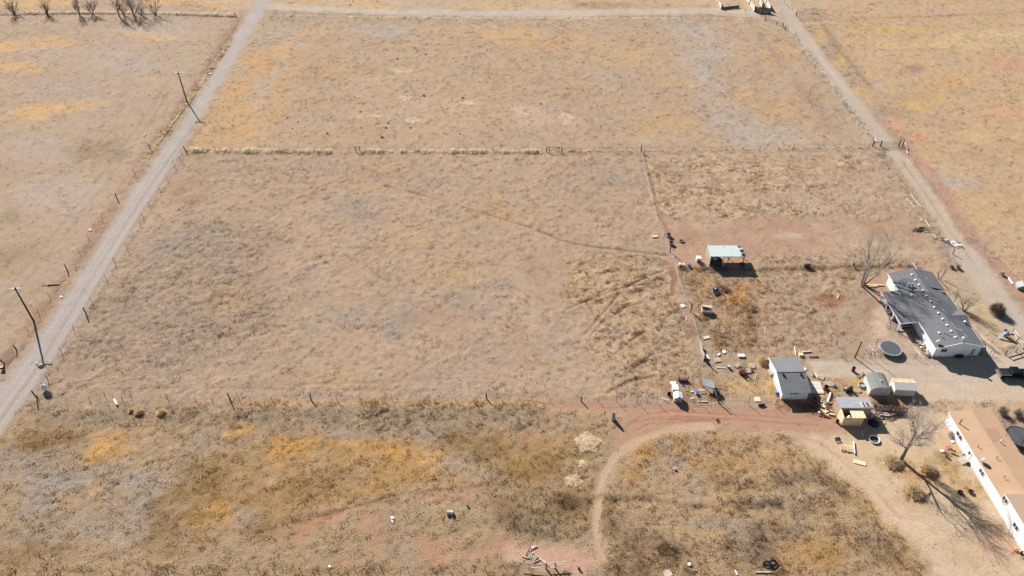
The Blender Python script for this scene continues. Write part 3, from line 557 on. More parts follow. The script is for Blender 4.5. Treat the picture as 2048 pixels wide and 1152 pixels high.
sheet('farm_track', 'pale two-wheel farm track running down the right side', 'track', quads[qid == 2])
sheet('driveway', 'wide pale gravel driveway between the white house and the sheds', 'driveway', quads[qid == 3])
sheet('dirt_track', 'red dirt track curving round the weedy loop', 'track', quads[qid == 4])
sheet('concrete_walk', 'pale concrete walks beside the white house', 'path', quads[qid == 5])

# ------------------------------------------------------------ the white house
_a = 0.048
HX, HY = 80.43, 101.0
def hl(u, v, z):
    x, y = G(u, v, z); dx, dy = x - HX, y - HY
    return dx * math.cos(_a) + dy * math.sin(_a), -dx * math.sin(_a) + dy * math.cos(_a)
HW, HL, EV, SL = 8.9, 21.3, 2.65, 0.29
house = thing('white_house', 'long white house with dark grey shingle roof and shaded porch', 'house', (HX, HY), _a, z=0)
m = MB().add([(0, 0, 0), (HW, 0, 0), (HW, 13.8, 0), (6.6, 13.8, 0), (6.6, 16.0, 0), (HW, 16.0, 0), (HW, HL, 0), (0, HL, 0)] +
             [(0, 0, EV), (HW, 0, EV), (HW, 13.8, EV), (6.6, 13.8, EV), (6.6, 16.0, EV), (HW, 16.0, EV), (HW, HL, EV), (0, HL, EV)],
             [(i, (i + 1) % 8, (i + 1) % 8 + 8, i + 8) for i in range(8)])
rz = EV + SL * (HW / 2)
m.add([(0, 0, EV), (HW, 0, EV), (HW / 2, 0, rz - .03)], [(0, 1, 2)]); m.add([(0, HL, EV), (HW, HL, EV), (HW / 2, HL, rz - .03)], [(2, 1, 0)])
m.build('wall', WHITE, house)
o_ = .32
def rt(x): return EV + .06 + SL * (HW / 2 - abs(x - HW / 2))
left = MB().slab([(-o_, -o_, rt(-o_)), (HW / 2, -o_, rt(HW / 2)), (HW / 2, HL + o_, rt(HW / 2)), (-o_, HL + o_, rt(-o_))], .12)
roof = left
# right slope with a notch over the recessed side entry
roof.slab([(HW / 2, -o_, rt(HW / 2)), (HW + o_, -o_, rt(HW + o_)), (HW + o_, 13.7, rt(HW + o_)), (HW / 2 + 1.0, 15.9, rt(HW / 2 + 1)), (HW / 2, 15.9, rt(HW / 2))], .12)
roof.slab([(HW / 2, 15.9, rt(HW / 2)), (HW + o_, 15.9, rt(HW + o_)), (HW + o_, HL + o_, rt(HW + o_)), (HW / 2, HL + o_, rt(HW / 2))], .12)
RF = roof.build('roof', SHINGLE, house)
# porch roof carried on from the left slope
PX = -3.75
def pz(x): return rt(-o_) + .0 + (x + o_) * .11 + .012
MB().slab([(PX, 7.0, pz(PX)), (-o_ + .25, 7.0, pz(-o_ + .25) + .05), (-o_ + .25, 16.3, pz(-o_ + .25) + .05), (PX, 16.3, pz(PX))], .12).build('porch_roof', SHINGLE, house)
f = MB().box((PX - .03, 11.65, pz(PX) - .1), (.06, 9.4, .2)).box((PX / 2 - .15, 6.96, pz(PX / 2) - .08), (abs(PX) - .1, .06, .2), ry=-.11)
f.box((-o_ - .03, 3.3, rt(-o_) - .1), (.06, 7.2, .2)).box((-o_ - .03, 18.9, rt(-o_) - .1), (.06, 5.2, .2)).box((HW + o_ + .03, 6.7, rt(HW + o_) - .1), (.06, 13.9, .2))
for sg in (-1, 1):
    f.box((HW / 2 + sg * (HW / 4 + o_ / 2), -o_ - .03, EV + .03 + SL * HW / 4 - .08), (HW / 2 + o_ + .05, .06, .22), ry=sg * math.atan(SL))
f.build('fascia', TRIM, house)
for y in (7.3, 10.2, 13.2, 16.0):
    MB().box((PX + .12, y, pz(PX) / 2 - .06), (.12, .12, pz(PX) - .12)).box((PX + .12, y + .45, pz(PX) - .55), (.07, 1.1, .07), rx=.75).build('porch_post', TRIM, house)
dk = MB().box((-1.85, 11.6, .1), (3.7, 9.2, .2)); dk.build('porch_floor', DECK, house)
MB().box((PX + .12, 12.4, .8), (.06, 7.0, .05)).box((PX + .12, 12.4, .35), (.05, 7.0, .05)).build('porch_rail', DARKWOOD, house)
# cross gable on the entry side
gy, gw, gz_ = 7.6, 2.7, 3.50
GBL = HW / 2 + (rz + .06 - gz_) / SL + .0
cg = MB(); xe = HW + o_ + .05; ez = rt(HW + o_) + .03
cg.slab([(GBL, gy, gz_), (xe, gy, gz_), (xe, gy + gw, ez), (HW + o_, gy + gw, ez)], .05)
cg.slab([(GBL, gy, gz_), (HW + o_, gy - gw, ez), (xe, gy - gw, ez), (xe, gy, gz_)], .05)
cg.build('cross_gable', SHINGLE, house)
MB().add([(HW + .1, gy - gw + .2, EV), (HW + .1, gy + gw - .2, EV), (HW + .1, gy, gz_ - .1)], [(0, 1, 2)]).build('gable_wall', WHITE, house)
MB().box((7.75, 14.9, .15), (2.3, 2.2, .3)).build('entry_step', CONC, house)
MB().box((6.63, 14.9, 1.35), (.06, .9, 2.0)).build('door', PLASTIC, house)
def window(parent, x, y, z, wx, h, face, mull=1):
    """face: 'S' wall looking to -y, 'W' wall looking to -x"""
    dx, dy = ((wx, .08) if face == 'S' else (.08, wx))
    fr = MB(); t = .06
    for s in (-1, 1):
        if face == 'S': fr.box((x + s * wx / 2, y, z), (t, .08, h)); fr.box((x, y, z + s * h / 2), (wx + t, .082, t))
        else: fr.box((x, y + s * wx / 2, z), (.08, t, h)); fr.box((x, y, z + s * h / 2), (.082, wx + t, t))
    for k in range(mull):
        q = -wx / 2 + wx * (k + 1) / (mull + 1)
        fr.box((x + (q if face == 'S' else 0), y + (q if face == 'W' else 0), z), ((t, .084, h) if face == 'S' else (.084, t, h)))
    fo = fr.build('window', TRIM, parent)
    for k in range(mull + 1):
        q = -wx / 2 + wx * (k + .5) / (mull + 1); wd = wx / (mull + 1) - t
        MB().box((x + (q if face == 'S' else 0), y + (q if face == 'W' else 0), z), ((wd, .05, h - t) if face == 'S' else (.05, wd, h - t))).build('pane', GLASS, fo)
window(house, 1.72, -.02, 1.72, 1.15, .95, 'S')
window(house, -.02, 5.2, 1.75, 1.1, .9, 'W')
window(house, -.02, 10.5, 1.5, 1.4, 1.1, 'W')
MB().box((7.55, -.03, 1.05), (.5, .08, 1.5)).build('electric_box', GREYPL, house)
MB().box((1.4, -.02, .25), (.4, .05, .2)).build('foundation_vent', GREYPL, house); MB().box((5.7, -.02, .25), (.4, .05, .2)).build('foundation_vent', GREYPL, house)
def on_roof(u, v):
    z = 3.3
    for _ in range(6):
        x, y = hl(u, v, z); z = rt(x)
    return x, y, z
H5 = lambda a, b: (1740 + a / 5.76, 530 + b / 5.76)
vents = [(480, 115), (522, 177), (563, 232), (607, 296), (648, 357), (696, 423), (740, 490), (788, 556), (835, 625), (886, 696), (934, 765), (983, 835), (478, 350), (796, 785)]
vm = None
for p in vents:
    x, y, z = on_roof(*H5(*p))
    if vm is None:
        vv = MB().box((0, 0, .13), (.34, .34, .12)).box((0, 0, .03), (.34, .34, .1)).box((0, 0, .215), (.3, .3, .035)); vo = vv.build('roof_vent', PLASTIC, house); vm = vo
    else:
        vo = vm.copy(); COL.objects.link(vo)
    vo.location = (x, y, z); vo.rotation_euler = (0, math.atan(SL) * (-1 if x < HW / 2 else 1), 0)
vo = vm.copy(); COL.objects.link(vo); vo.location = (8.2, 6.0, rt(8.2) + .25)
for p, r, h in (((440, 250), .2, .75), ((480, 246), .15, .6), ((852, 787), .06, .4), ((897, 808), .06, .35), ((828, 838), .06, .35), ((525, 360), .06, .3), ((360, 340), .08, .4)):
    x, y, z = on_roof(*H5(*p)); MB().lathe([(r, -.1), (r, h), (r * 1.5, h), (r * 1.5, h + .1), (r * .6, h + .2), (0, h + .2)], 10, (x, y, z)).build('roof_pipe', GREYPL if r < .1 else GALV2, house)
x, y, z = HW / 2, .25, rt(HW / 2)
ch = MB().lathe([(.1, 0), (.1, .45), (.22, .5), (.28, .65), (.2, .85), (0, .92)], 12, (x, y, z)); ch.build('chimney_cap', PLASTIC, house)
dsh = MB().lathe([(.0, 0), (.25, .03), (.42, .12), (.44, .12), (.26, .0), (0, -.03)], 16, m=Euler((.9, 0, -2.4)).to_matrix(), c=(.25, .75, rt(.25) + .75)).tube([(.25, .75, rt(.25)), (.25, .78, rt(.25) + .72)], .03, 6)
dsh.build('satellite_dish', GREYPL, house)
for p, q in (((705, 350), (778, 420)), ((830, 500), (880, 570)), ((930, 655), (960, 690)), ((965, 700), (985, 735)), ((990, 720), (1025, 750)), ((1030, 730), (1060, 765)), ((1065, 775), (1120, 832)), ((500, 70), (545, 118)), ((570, 165), (598, 195)), ((640, 140), (655, 162)), ((300, 125), (310, 150)), ((860, 390), (870, 398))):
    a = Vector(on_roof(*H5(*p))); b = Vector(on_roof(*H5(*q))); d = (b - a); c = (a + b) / 2
    MB().box((c.x, c.y, c.z + .012), (.10, d.length, .01), rz=math.atan2(-d.x, d.y), ry=math.atan(SL) * (1 if c.x > HW / 2 else -1)).build('sealant_streak', SEAL, house)
# porch clutter and things round the house
t = thing('sofa', 'brown slatted sofa in the dark mouth of the porch', 'sofa', (HX - 2.1, HY + 7.9), _a, z=.2)
MB().box((0, 0, .25), (1.9, .8, .4)).build('seat', DARKWOOD, t); MB().box((0, .4, .6), (1.9, .18, .7)).build('backrest', DARKWOOD, t)
for s in (-1, 1): MB().box((s * .9, 0, .45), (.16, .8, .5)).build('armrest', WOOD, t)
for k in range(3): MB().box((-.6 + k * .6, -.05, .47), (.5, .6, .06)).build('cushion', PALLET, t)
for k, (u, v, mt, lb) in enumerate(((1774, 613, BLACK, 'black bag heaped on the porch floor nearest the back fence'), (1780, 628, RUST, 'rusty brazier on the porch edge behind a slanted post'), (1788, 640, HEAP, 'dark blue heap on the porch edge beside the last slanted post'))):
    x, y = G(u, v, .3); t = thing('porch_heap', lb, 'heap', (x, y), .4 * k, z=.02)
    MB().lathe([(.42, 0), (.45, .3), (.3, .62), (.1, .75), (0, .78)], 9).build('heap', mt, t); MB().box((.3, .2, .3), (.4, .3, .5), rz=.5).build('box', WOOD if k != 1 else BLACK, t)
t = thing('rock_pile', 'pile of broken stone slabs against the white house wall', 'rocks', G(1843, 693), 0, z=0)
rr = random.Random(4)
for k in range(64):
    s = rr.random(); u = 1833 + s * 28 + rr.uniform(-6, 7); v = 677 + s * 34 + rr.uniform(-4, 4)
    x, y = G(u, v); e = t.location
    MB().box((x - e.x, y - e.y, .1 + rr.random() * .22), (rr.uniform(.2, .62), rr.uniform(.18, .5), rr.uniform(.1, .28)), rz=rr.random() * 3, rx=rr.uniform(-.4, .4), ry=rr.uniform(-.4, .4)).build('stone', STONE if k % 3 else PALEWOOD, t)
x, y = G(1907, 713)
t = thing('wheelbarrow', 'dark green wheelbarrow tray leaning on the shaded end wall', 'wheelbarrow', (x + 9 * 0 + .9, y + .0 - .25), 0, z=0)
MB().extr([(-.55, .25), (.5, .25), (.7, .6), (-.75, .6)], 'y', -.28, .28).build('tray', HEAP, t); MB().torus(.2, .06, (-.75, 0, .22), Euler((math.pi / 2, 0, 0)).to_matrix(), 14, 6).build('wheel', BLACK, t)
for s in (-1, 1): MB().tube([(-.75, s * .1, .22), (.9, s * .3, .45)], .025, 5).build('handle', DARKWOOD, t)
t = thing('bucket', 'yellow bucket standing below the shaded end wall', 'bucket', G(1943, 716), 0, z=0)
MB().lathe([(.17, 0), (.22, .42), (.2, .42), (.16, .04), (0, .04)], 14).build('body', YELLOW, t); MB().tube([(.2, 0, .4), (.12, 0, .55), (-.12, 0, .55), (-.2, 0, .4)], .012, 4).build('handle', STEEL, t)

# ------------------------------------------------------------ trampoline in the yard
def trampoline(label, xy, R, h, rot, net=0):
    t = thing('trampoline', label, 'trampoline', xy, rot, z=0)
    MB().lathe([(0, h), (R - .22, h), (R - .22, h - .02), (0, h - .02)], 36).build('jumping_mat', NET, t)
    MB().lathe([(R - .2, h + .03), (R, h + .04), (R, h), (R - .2, h - .01), (R - .2, h + .03)], 36).build('pad', BLACK if net else GREYPL, t)
    MB().torus(R, .045, (0, 0, h - .03), None, 36, 6).build('frame', STEEL if net else GALV, t)
    for k in range(6):
        a = k * math.pi / 3 + .3; c = Vector((math.cos(a), math.sin(a), 0)) * R
        d = Vector((-math.sin(a), math.cos(a), 0)) * .45
        MB().tube([c - d + Vector((0, 0, h)), c - d + Vector((0, 0, .03)), c + d + Vector((0, 0, .03)), c + d + Vector((0, 0, h))], .03, 5).build('leg', STEEL if net else GALV, t)
        if net: MB().tube([(c.x, c.y, h), (c.x * 1.02, c.y * 1.02, h + 1.9)], .035, 5).build('net_pole', STEEL, t)
    if net:
        MB().torus(R * 1.02, .03, (0, 0, h + 1.9), None, 36, 5).build('net_hoop', STEEL, t)
        MB().tube([(-1.1, -.9, h + 1.2), (1.1, -.9, h + 1.2), (1.1, .9, h + 1.2), (-1.1, .9, h + 1.2), (-1.1, -.9, h + 1.2)], .03, 5).build('inner_frame', STEEL, t)
    return t
trampoline('round black trampoline with grey rim in the bare yard', G(1781.5, 696, .85), 2.05, .85, .2)
trampoline('round black trampoline with tall poles beside the brown roof', (87.2, 81.4), 2.3, .9, .5, 1)

# ------------------------------------------------------------ grey-roofed shed
t = thing('garden_shed', 'white gable shed with plain grey shingle roof beside the pallets', 'shed', (48.66, 90.44), .02, z=0)
SW, SLN = 4.72, 8.1; ev, rg = 2.05, 2.95; ry_ = 4.0
b = MB().add([(0, 0, 0), (SW, 0, 0), (SW, SLN, 0), (0, SLN, 0), (0, 0, ev), (SW, 0, ev), (SW, SLN, ev), (0, SLN, ev), (0, ry_, rg), (SW, ry_, rg)],
             [(0, 1, 5, 4), (2, 3, 7, 6), (3, 0, 4, 8, 7), (1, 2, 6, 9, 5)]); b.build('wall', WHITE, t)
sl = (rg - ev) / ry_; e_ = .3
MB().slab([(-e_, -e_, ev - e_ * sl + .1), (SW + e_, -e_, ev - e_ * sl + .1), (SW + e_, ry_, rg + .1), (-e_, ry_, rg + .1)], .1).slab([(-e_, ry_, rg + .1), (SW + e_, ry_, rg + .1), (SW + e_, SLN + e_, ev - e_ * sl + .1), (-e_, SLN + e_, ev - e_ * sl + .1)], .1).build('roof', SHINGLE2, t)
MB().box((SW / 2, ry_, rg + .115), (SW + 2 * e_, .3, .04)).build('ridge_cap', SHINGLE3, t)
for s in (0, 1):
    yy = (-e_ + ry_) / 2 if s == 0 else (ry_ + SLN + e_) / 2; ang = math.atan(sl) * (1 if s == 0 else -1)
    MB().box((-e_ - .03, yy, (rg + ev - e_ * sl) / 2 + .04), (.05, ry_ + e_ + .1, .16), rx=ang).build('fascia', TRIM, t)
window(t, 2.15, -.02, 1.6, 1.5, .38, 'S', 2)
for x in (.75, 4.0): MB().box((x, 3.35, rg - .65 * sl + .2), (.3, .42, .2)).box((x, 3.35, rg - .65 * sl + .32), (.36, .48, .05)).build('roof_vent', HEAP, t)
MB().box((SW + .02, 2.2, 1.05), (.06, .95, 1.9)).build('door', PLASTIC, t)

# ------------------------------------------------------------ two small metal sheds
t = thing('barrel_roof_shed', 'small pale shed with rounded grey-green roof', 'shed', (64.95, 91.5), -.06, z=0)
pf = [(0, 1.5), (.35, 1.95), (.95, 2.25), (1.8, 2.36), (2.65, 2.25), (3.25, 1.95), (3.6, 1.5)]
pale = mat('faded_grey_siding', (0.52, 0.49, 0.46), 0.7, 0.06, 1, wave=('X', 3, .3), stain=(.42, .38, .34), stain_amt=.3)
MB().extr([(0, 0), (3.6, 0)] + [(a * .97 + .054, z - .05) for a, z in reversed(pf)], 'y', 0, 3.5).build('wall', pale, t)
rf = MB()
for (a, za), (b_, zb) in zip(pf[:-1], pf[1:]): rf.slab([(a, -.12, za), (b_, -.12, zb), (b_, 3.62, zb), (a, 3.62, za)], .05)
rf.build('roof', SHINGLE3, t); MB().box((2.0, 1.5, 2.42), (.4, .4, .14)).build('roof_vent', PALEWOOD, t); MB().box((2.0, 1.5, 2.5), (.22, .22, .03)).build('vent_cap', BLACK, t)
MB().box((2.4, -.02, 1.25), (.5, .04, .08)).build('wall_vent', PLASTIC, t)
t = thing('metal_shed', 'small white metal shed with half rusty orange ribbed roof', 'shed', (69.42, 91.46), -.07, z=0)
MB().extr([(0, 0), (0, 1.7), (1.25, 2.2), (2.5, 1.7), (2.5, 0)], 'x', 0, 3.65).build('wall', RIBWHITE, t)
q = .15; MB().slab([(-q, -q, 1.70), (3.65 + q, -q, 1.70), (3.65 + q, 1.25, 2.26), (-q, 1.25, 2.26)], .04).build('front_roof', RIBWHITE, t)
MB().slab([(-q, 1.25, 2.26), (3.65 + q, 1.25, 2.26), (3.65 + q, 2.5 + q, 1.70), (-q, 2.5 + q, 1.70)], .04).build('rusty_back_roof', RUSTROOF, t)

# ------------------------------------------------------------ plywood coop
t = thing('chicken_coop', 'plywood coop with metal roof and sheet lying across its open pen', 'coop', (57.62, 84.5), -.01, z=0)
MB().extr([(2.05, 0), (2.05, 2.5), (4.5, 2.15), (4.5, 0)], 'x', .02, 5.55).build('house_wall', mat('weathered_plywood', (.40, .32, .25), .9, .2, 2, stain=(.5, .48, .45), stain_amt=.6), t)
MB().slab([(-.1, 1.85, 2.66), (5.7, 1.85, 2.66), (5.7, 4.65, 2.24), (-.1, 4.65, 2.24)], .04).build('metal_roof', GALV2, t)
MB().box((2.8, 1.82, 2.53), (5.8, .04, .22)).build('metal_fascia', GALV, t)
MB().slab([(0, 0, 0), (0, 0, 2.28), (0, 2.05, 2.58), (0, 2.05, 0)], .04).build('pen_side', PLY, t)
MB().slab([(0, 2.06, 0), (0, 2.06, 2.45), (0, 4.5, 2.1), (0, 4.5, 0)], .03).build('back_side', TANROOF, t)
MB().box((1.75, 0, 1.13), (3.5, .05, 2.26)).build('pen_front', PLY, t)
MB().slab([(3.5, 0, 0), (3.5, 0, 2.26), (3.5, 1.8, 2.3), (3.5, 1.8, 0)], .04).build('pen_end', PLY, t)
_q = [(*G(u, v, z), z) for u, v, z in ((1705, 836, 2.33), (1733, 836, 2.33), (1724, 817.5, 2.36), (1697, 816, 2.36))]
MB().slab([(a - 57.62, b - 84.5, z) for a, b, z in _q], .03).build('loose_sheet', PLY, t)
for a in (0.05, 1.8): MB().box((a, .06, 2.3), (.08, .08, .2)).build('pen_rail', WOOD, t)
x0, y0 = 57.62, 84.5
MB().slab([(3.6, 2.0, 2.69), (3.95, 2.0, 2.69), (3.95, 3.3, 2.50), (3.6, 3.3, 2.50)], .03).build('roof_board', PALLET, t)
for k, (a, wd) in enumerate(((4.05, .28), (4.4, .12), (4.62, .26), (4.95, .5))):
    MB().slab([(a, 2.0, 2.69), (a + wd, 2.0, 2.69), (a + wd, 3.2, 2.51), (a, 3.2, 2.51)], .03).build('roof_frame' if k % 2 == 0 else 'roof_board', (DARKWOOD, PALEWOOD, STEEL, RUST)[k], t)
MB().box((5.25, 2.62, 2.65), (.07, 1.3, .06), rx=-.15).build('roof_board', TRIM, t)
tb = thing('feed_bag', 'torn white feed bag on a ledge of the open plywood pen', 'bag', (58.7, 84.9), 0, z=1.5)
MB().box((1.3, .45, 1.46), (2.3, .85, .06)).build('ledge', WOOD, t)
MB().lathe([(.22, 0), (.3, .2), (.24, .5), (.1, .62), (0, .64)], 9).build('body', PLASTIC, tb); MB().lathe([(.04, .6), (.12, .74), (.05, .78)], 7).build('torn_neck', PLASTIC, tb)

# ------------------------------------------------------------ loafing shed
t = thing('loafing_shed', 'open livestock shelter with pale galvanised roof on posts', 'shelter', (43.0, 128.2), -.0, z=0)
MB().slab([(-.2, -.1, 2.75), (7.4, -.1, 2.75), (7.55, 4.25, 2.35), (-.05, 4.25, 2.35)], .05).build('metal_roof', GALV, t)
for a, b_, hh in ((.1, .1, 2.7), (7.2, .1, 2.7), (3.9, .1, 2.7), (.1, 3.9, 2.3), (7.2, 3.9, 2.3), (3.9, 3.9, 2.3), (2.9, .15, 2.7)):
    MB().tube([(a, b_, 0), (a + .03, b_, hh)], .09, 7).build('post', WOOD if (a, b_) != (2.9, .15) else TRIM, t)
for k in range(13):
    y = .15 + k * .3; MB().box((-.02 + .02 * (k % 2), y, 1.15 + .05 * (k % 3)), (.05, .26, 2.3 + .1 * (k % 3))).build('wall_board', (PALLET, WOOD, PALEWOOD)[k % 3], t)
MB().box((3.65, .12, 2.62), (7.4, .1, .16)).build('beam', WOOD, t); MB().box((3.65, 3.95, 2.22), (7.4, .1, .16)).build('beam', WOOD, t)
for s in (0, 1): MB().tube([(3.95 + s * 3.2, .1, 1.9), (4.6 + s * 3.2 - s * 1.2, .1, 2.6)], .05, 5).build('brace', WOOD, t)
MB().slab([(6.55, 3.4, 2.50), (7.4, 3.4, 2.50), (7.4, 4.1, 2.44), (6.55, 4.1, 2.44)], .03).build('loose_roof_board', RUST, t)
MB().slab([(3.4, 3.6, 2.46), (3.7, 3.5, 2.47), (3.65, 3.8, 2.45)], .02).build('roof_patch', RUST, t)
def tire(label, xy, z, R, r, rot=(0, 0, 0), grp=None, mt=BLACK):
    t = thing('tire', label, 'tire', xy, 0, grp, z=z)
    mm = Euler(rot).to_matrix()
    MB().torus(R, r, (0, 0, r), mm, 22, 8).build('tread', mt, t); MB().torus(R - r * .75, r * .35, (0, 0, r), mm, 22, 5).build('bead', GREYPL, t)
    return t
tire('upper of the two old tires lying on the galvanised roof', (50.05, 130.2), 2.58, .33, .11); tire('lower of the two old tires lying on the galvanised roof', (50.0, 128.7), 2.72, .33, .11)
t = thing('water_tank', 'dark round tank with pale lid under the galvanised roof', 'tank', (44.7, 129.0), 0, z=0)
MB().lathe([(1.2, 0), (1.25, .1), (1.25, .95), (1.15, 1.1), (0, 1.16)], 20).build('body', mat('dark_green_tank', (.03, .045, .045), .6, .2, 2), t); MB().lathe([(.5, 1.15), (.5, 1.24), (0, 1.26)], 14, (-.4, .3, 0)).build('lid', PLASTIC, t)
t = thing('feed_bin', 'pale blue feed bin beside the dark tank under the roof', 'bin', (43.9, 130.2), .3, z=0)
MB().box((0, 0, .5), (1.0, .8, 1.0)).build('body', mat('pale_blue_bin', (.35, .48, .6), .6, .1, 2), t); MB().box((0, 0, 1.03), (1.08, .88, .06)).build('lid', PLASTIC, t)
t = thing('ladder', 'leaning pale wooden ladder on the board wall of the shelter', 'ladder', (42.35, 128.3), .35, z=0)
for s in (-.22, .22): MB().box((0, s, 1.0), (.07, .07, 2.1), ry=.35).build('rail', PALEWOOD, t)
for k in range(6): MB().box((-.28 + k * .12, 0, .2 + k * .32), (.05, .46, .05)).build('rung', PALEWOOD, t)
t = thing('rusty_crate', 'small rusty crate by the right front post of the shelter', 'crate', G(1484, 530), .1, z=0)
for k in range(4): MB().box((0, -.35 + k * .23, .25), (1.0, .04, .5)).build('slat', RUST, t)
for s in (-1, 1): MB().box((s * .48, 0, .25), (.05, .72, .5)).build('end', RUST, t)

# ------------------------------------------------------------ brown-roofed long house
_b = .052; TX, TY = 76.05, 85.1
t = thing('brown_roof_house', 'long white manufactured house with brown roof and vent pipes', 'house', (TX, TY), _b, z=0)
TW, TL = 7.3, 17.4
MB().extr([(0, 0), (0, 2.75), (TW / 2, 3.15), (TW, 2.75), (TW, 0)], 'y', -TL, 0).build('wall', WHITE, t)
MB().slab([(-.25, -TL, 2.80), (TW / 2, -TL, 3.24), (TW / 2, .25, 3.24), (-.25, .25, 2.80)], .1).slab([(TW / 2, -TL, 3.24), (TW + .25, -TL, 2.80), (TW + .25, .25, 2.80), (TW / 2, .25, 3.24)], .1).build('roof', BROWNROOF, t)
MB().box((-.02, -TL / 2 - 4.7, .16), (.06, TL + 9.4, .34)).build('skirting', CONC, t)
MB().box((-.28, -TL / 2, 2.75), (.05, TL + .4, .16)).build('fascia', TRIM, t)
def trl(u, v, z):
    x, y = G(u, v, z); dx, dy = x - TX, y - TY
    return dx * math.cos(_b) + dy * math.sin(_b), -dx * math.sin(_b) + dy * math.cos(_b)
for u, v, wd, zz in ((1924, 871, 1.7, 1.75), (1971, 944, 1.2, 1.8)):
    _, y = trl(u, v, zz); window(t, -.02, y, zz, wd, .9, 'W', 1)
_, y = trl(1940, 910, 1.2); MB().box((-.03, y, 1.25), (.06, .95, 2.0)).build('door', PLASTIC, t); MB().box((-.06, y + .05, 1.7), (.03, .5, .6)).build('door_glass', GLASS, t)
q8 = lambda a, b_: (1940 + a / 7.2, 800 + b_ / 7.2)
for k, (a, b_, h, r, mt) in enumerate(((-148, 335, 1.1, .09, STEEL), (110, 668, .45, .07, GALV2), (375, 850, .5, .04, STEEL), (485, 1122, .5, .04, STEEL), (430, 610, .5, .09, PLASTIC), (520, 510, 1.3, .03, STEEL), (700, 728, .35, .05, STEEL), (135, 855, .5, .04, GREYPL))):
    x, y = trl(*q8(a, b_), 3.0); z = 2.8 + .44 * (1 - abs(x - TW / 2) / (TW / 2))
    if x < .1: x = .1
    pipe = MB().lathe([(r, -.1), (r, h), (r * 1.3, h), (r * 1.3, h + .08), (0, h + .1)], 8, (x, y, z))
    if r <= .04: pipe.tube([(x - .3, y, z + h * .8), (x + .3, y, z + h * .8)], .025, 4)
    pipe.build('roof_pipe', mt, t)
x, y = trl(*q8(180, 905), 3.0)
MB().lathe([(.0, 0), (.25, .03), (.42, .12), (.44, .12), (.26, 0), (0, -.03)], 16, m=Euler((.9, 0, -2.4)).to_matrix(), c=(.15, y + .3, 3.5)).tube([(.15, y + .3, 2.7), (.15, y + .32, 3.45)], .03, 6).build('satellite_dish', GREYPL, t)
MB().slab([(TW / 2 + .1, -6.6, 3.26), (TW / 2 + 2.4, -6.6, 2.99), (TW / 2 + 2.4, -3.9, 2.99), (TW / 2 + .1, -3.9, 3.26)], .012).build('roof_patch', mat('newer_brown_roofing', (.37, .22, .142), .95, .12, 8), t)
# taller wing at its near end
MB().extr([(0, 0), (0, 4.1), (TW, 4.1), (TW, 0)], 'y', -TL - 9.5, -TL - .02).build('wing_wall', WHITE, t)
MB().slab([(-.2, -TL - 9.6, 4.2), (TW + .2, -TL - 9.6, 4.2), (TW + .2, -TL + .1, 4.2), (-.2, -TL + .1, 4.2)], .1).build('wing_roof', TANROOF, t)
for u, v, zz in ((2018, 999, 3.2), (2035, 1053, 2.0)):
    _, y = trl(u, v, zz); window(t, -.02, y, zz, 1.2, .9, 'W', 1)
st = thing('porch_steps', 'pale wooden steps leaning toward the long white wall', 'steps', G(1926, 922), _b + .2, z=0)
for k in range(4): MB().box((.35 - k * .32, 0, .5 - k * .13), (.28, 1.3, .05)).build('tread', PALEWOOD, st)
for s in (-.6, .6): MB().box((-.1, s, .22), (1.3, .05, .16), ry=-.38).build('stringer', WOOD, st)

# ------------------------------------------------------------ pickup truck
t = thing('pickup_truck', 'dark green pickup truck with extended cab and open bed', 'truck', (93.5, 96.15), -.02, z=0)
def prism(pts, y0, y1): return MB().extr(pts, 'y', y0, y1)
prism([(-2.8, .5), (2.75, .5), (2.85, .75), (2.75, 1.0), (.95, 1.08), (-2.75, 1.05), (-2.85, .8)], -.93, .93).build('body', PAINTG, t)
prism([(-.95, 1.06), (-.8, 1.72), (.55, 1.72), (1.2, 1.08)], -.80, .80).build('cab', PAINTG, t)
MB().box((-.12, 0, 1.735), (1.25, 1.42, .03)).build('cab_roof', PAINTG, t)
b = MB().box((-1.9, .86, 1.09), (1.85, .13, .1)).box((-1.9, -.86, 1.09), (1.85, .13, .1)).box((-2.78, 0, 1.09), (.1, 1.8, .1)); b.build('bed_rail', GREYPAINT, t)
MB().box((-1.93, .0, 1.06), (1.55, 1.45, .03)).build('bed_floor', BLACK, t)
MB().slab([(.62, -.72, 1.70), (.62, .72, 1.70), (1.2, .74, 1.14), (1.2, -.74, 1.14)], -.02).build('windshield', CARGLASS, t)
for s in (-1, 1):
    MB().slab([(-.62, s * .815, 1.62), (.42, s * .815, 1.62), (.85, s * .815, 1.14), (-.72, s * .815, 1.14)], .02).build('side_window', CARGLASS, t)
    MB().box((-2.86, s * .82, .85), (.06, .16, .3)).build('taillight', TLIGHT, t); MB().box((2.83, s * .7, .8), (.06, .3, .2)).build('headlight', PLASTIC, t)
    MB().box((.75, s * 1.0, 1.2), (.14, .2, .16)).build('mirror', BLACK, t)
    for x in (-1.75, 1.75):
        wv = MB().torus(.27, .11, (x, s * .86, .37), Euler((math.pi / 2, 0, 0)).to_matrix(), 18, 8).build('wheel', BLACK, t)
        MB().lathe([(.2, -.06), (.2, .06), (0, .07)], 12, (x, s * .88, .37), Euler((-s * math.pi / 2, 0, 0)).to_matrix()).build('rim', CHROME, wv)
MB().box((-.88, 0, 1.45), (.03, 1.3, .34)).build('rear_window', CARGLASS, t); MB().box((-2.95, 0, .6), (.14, 1.8, .18)).build('rear_bumper', CHROME, t); MB().box((2.9, 0, .6), (.14, 1.8, .2)).build('front_bumper', CHROME, t)
MB().box((1.95, 0, 1.07), (1.3, 1.3, .05), ry=.04).build('hood', PAINTG, t); MB().box((-2.87, 0, .85), (.04, 1.4, .38)).build('tailgate', GREYPAINT, t)

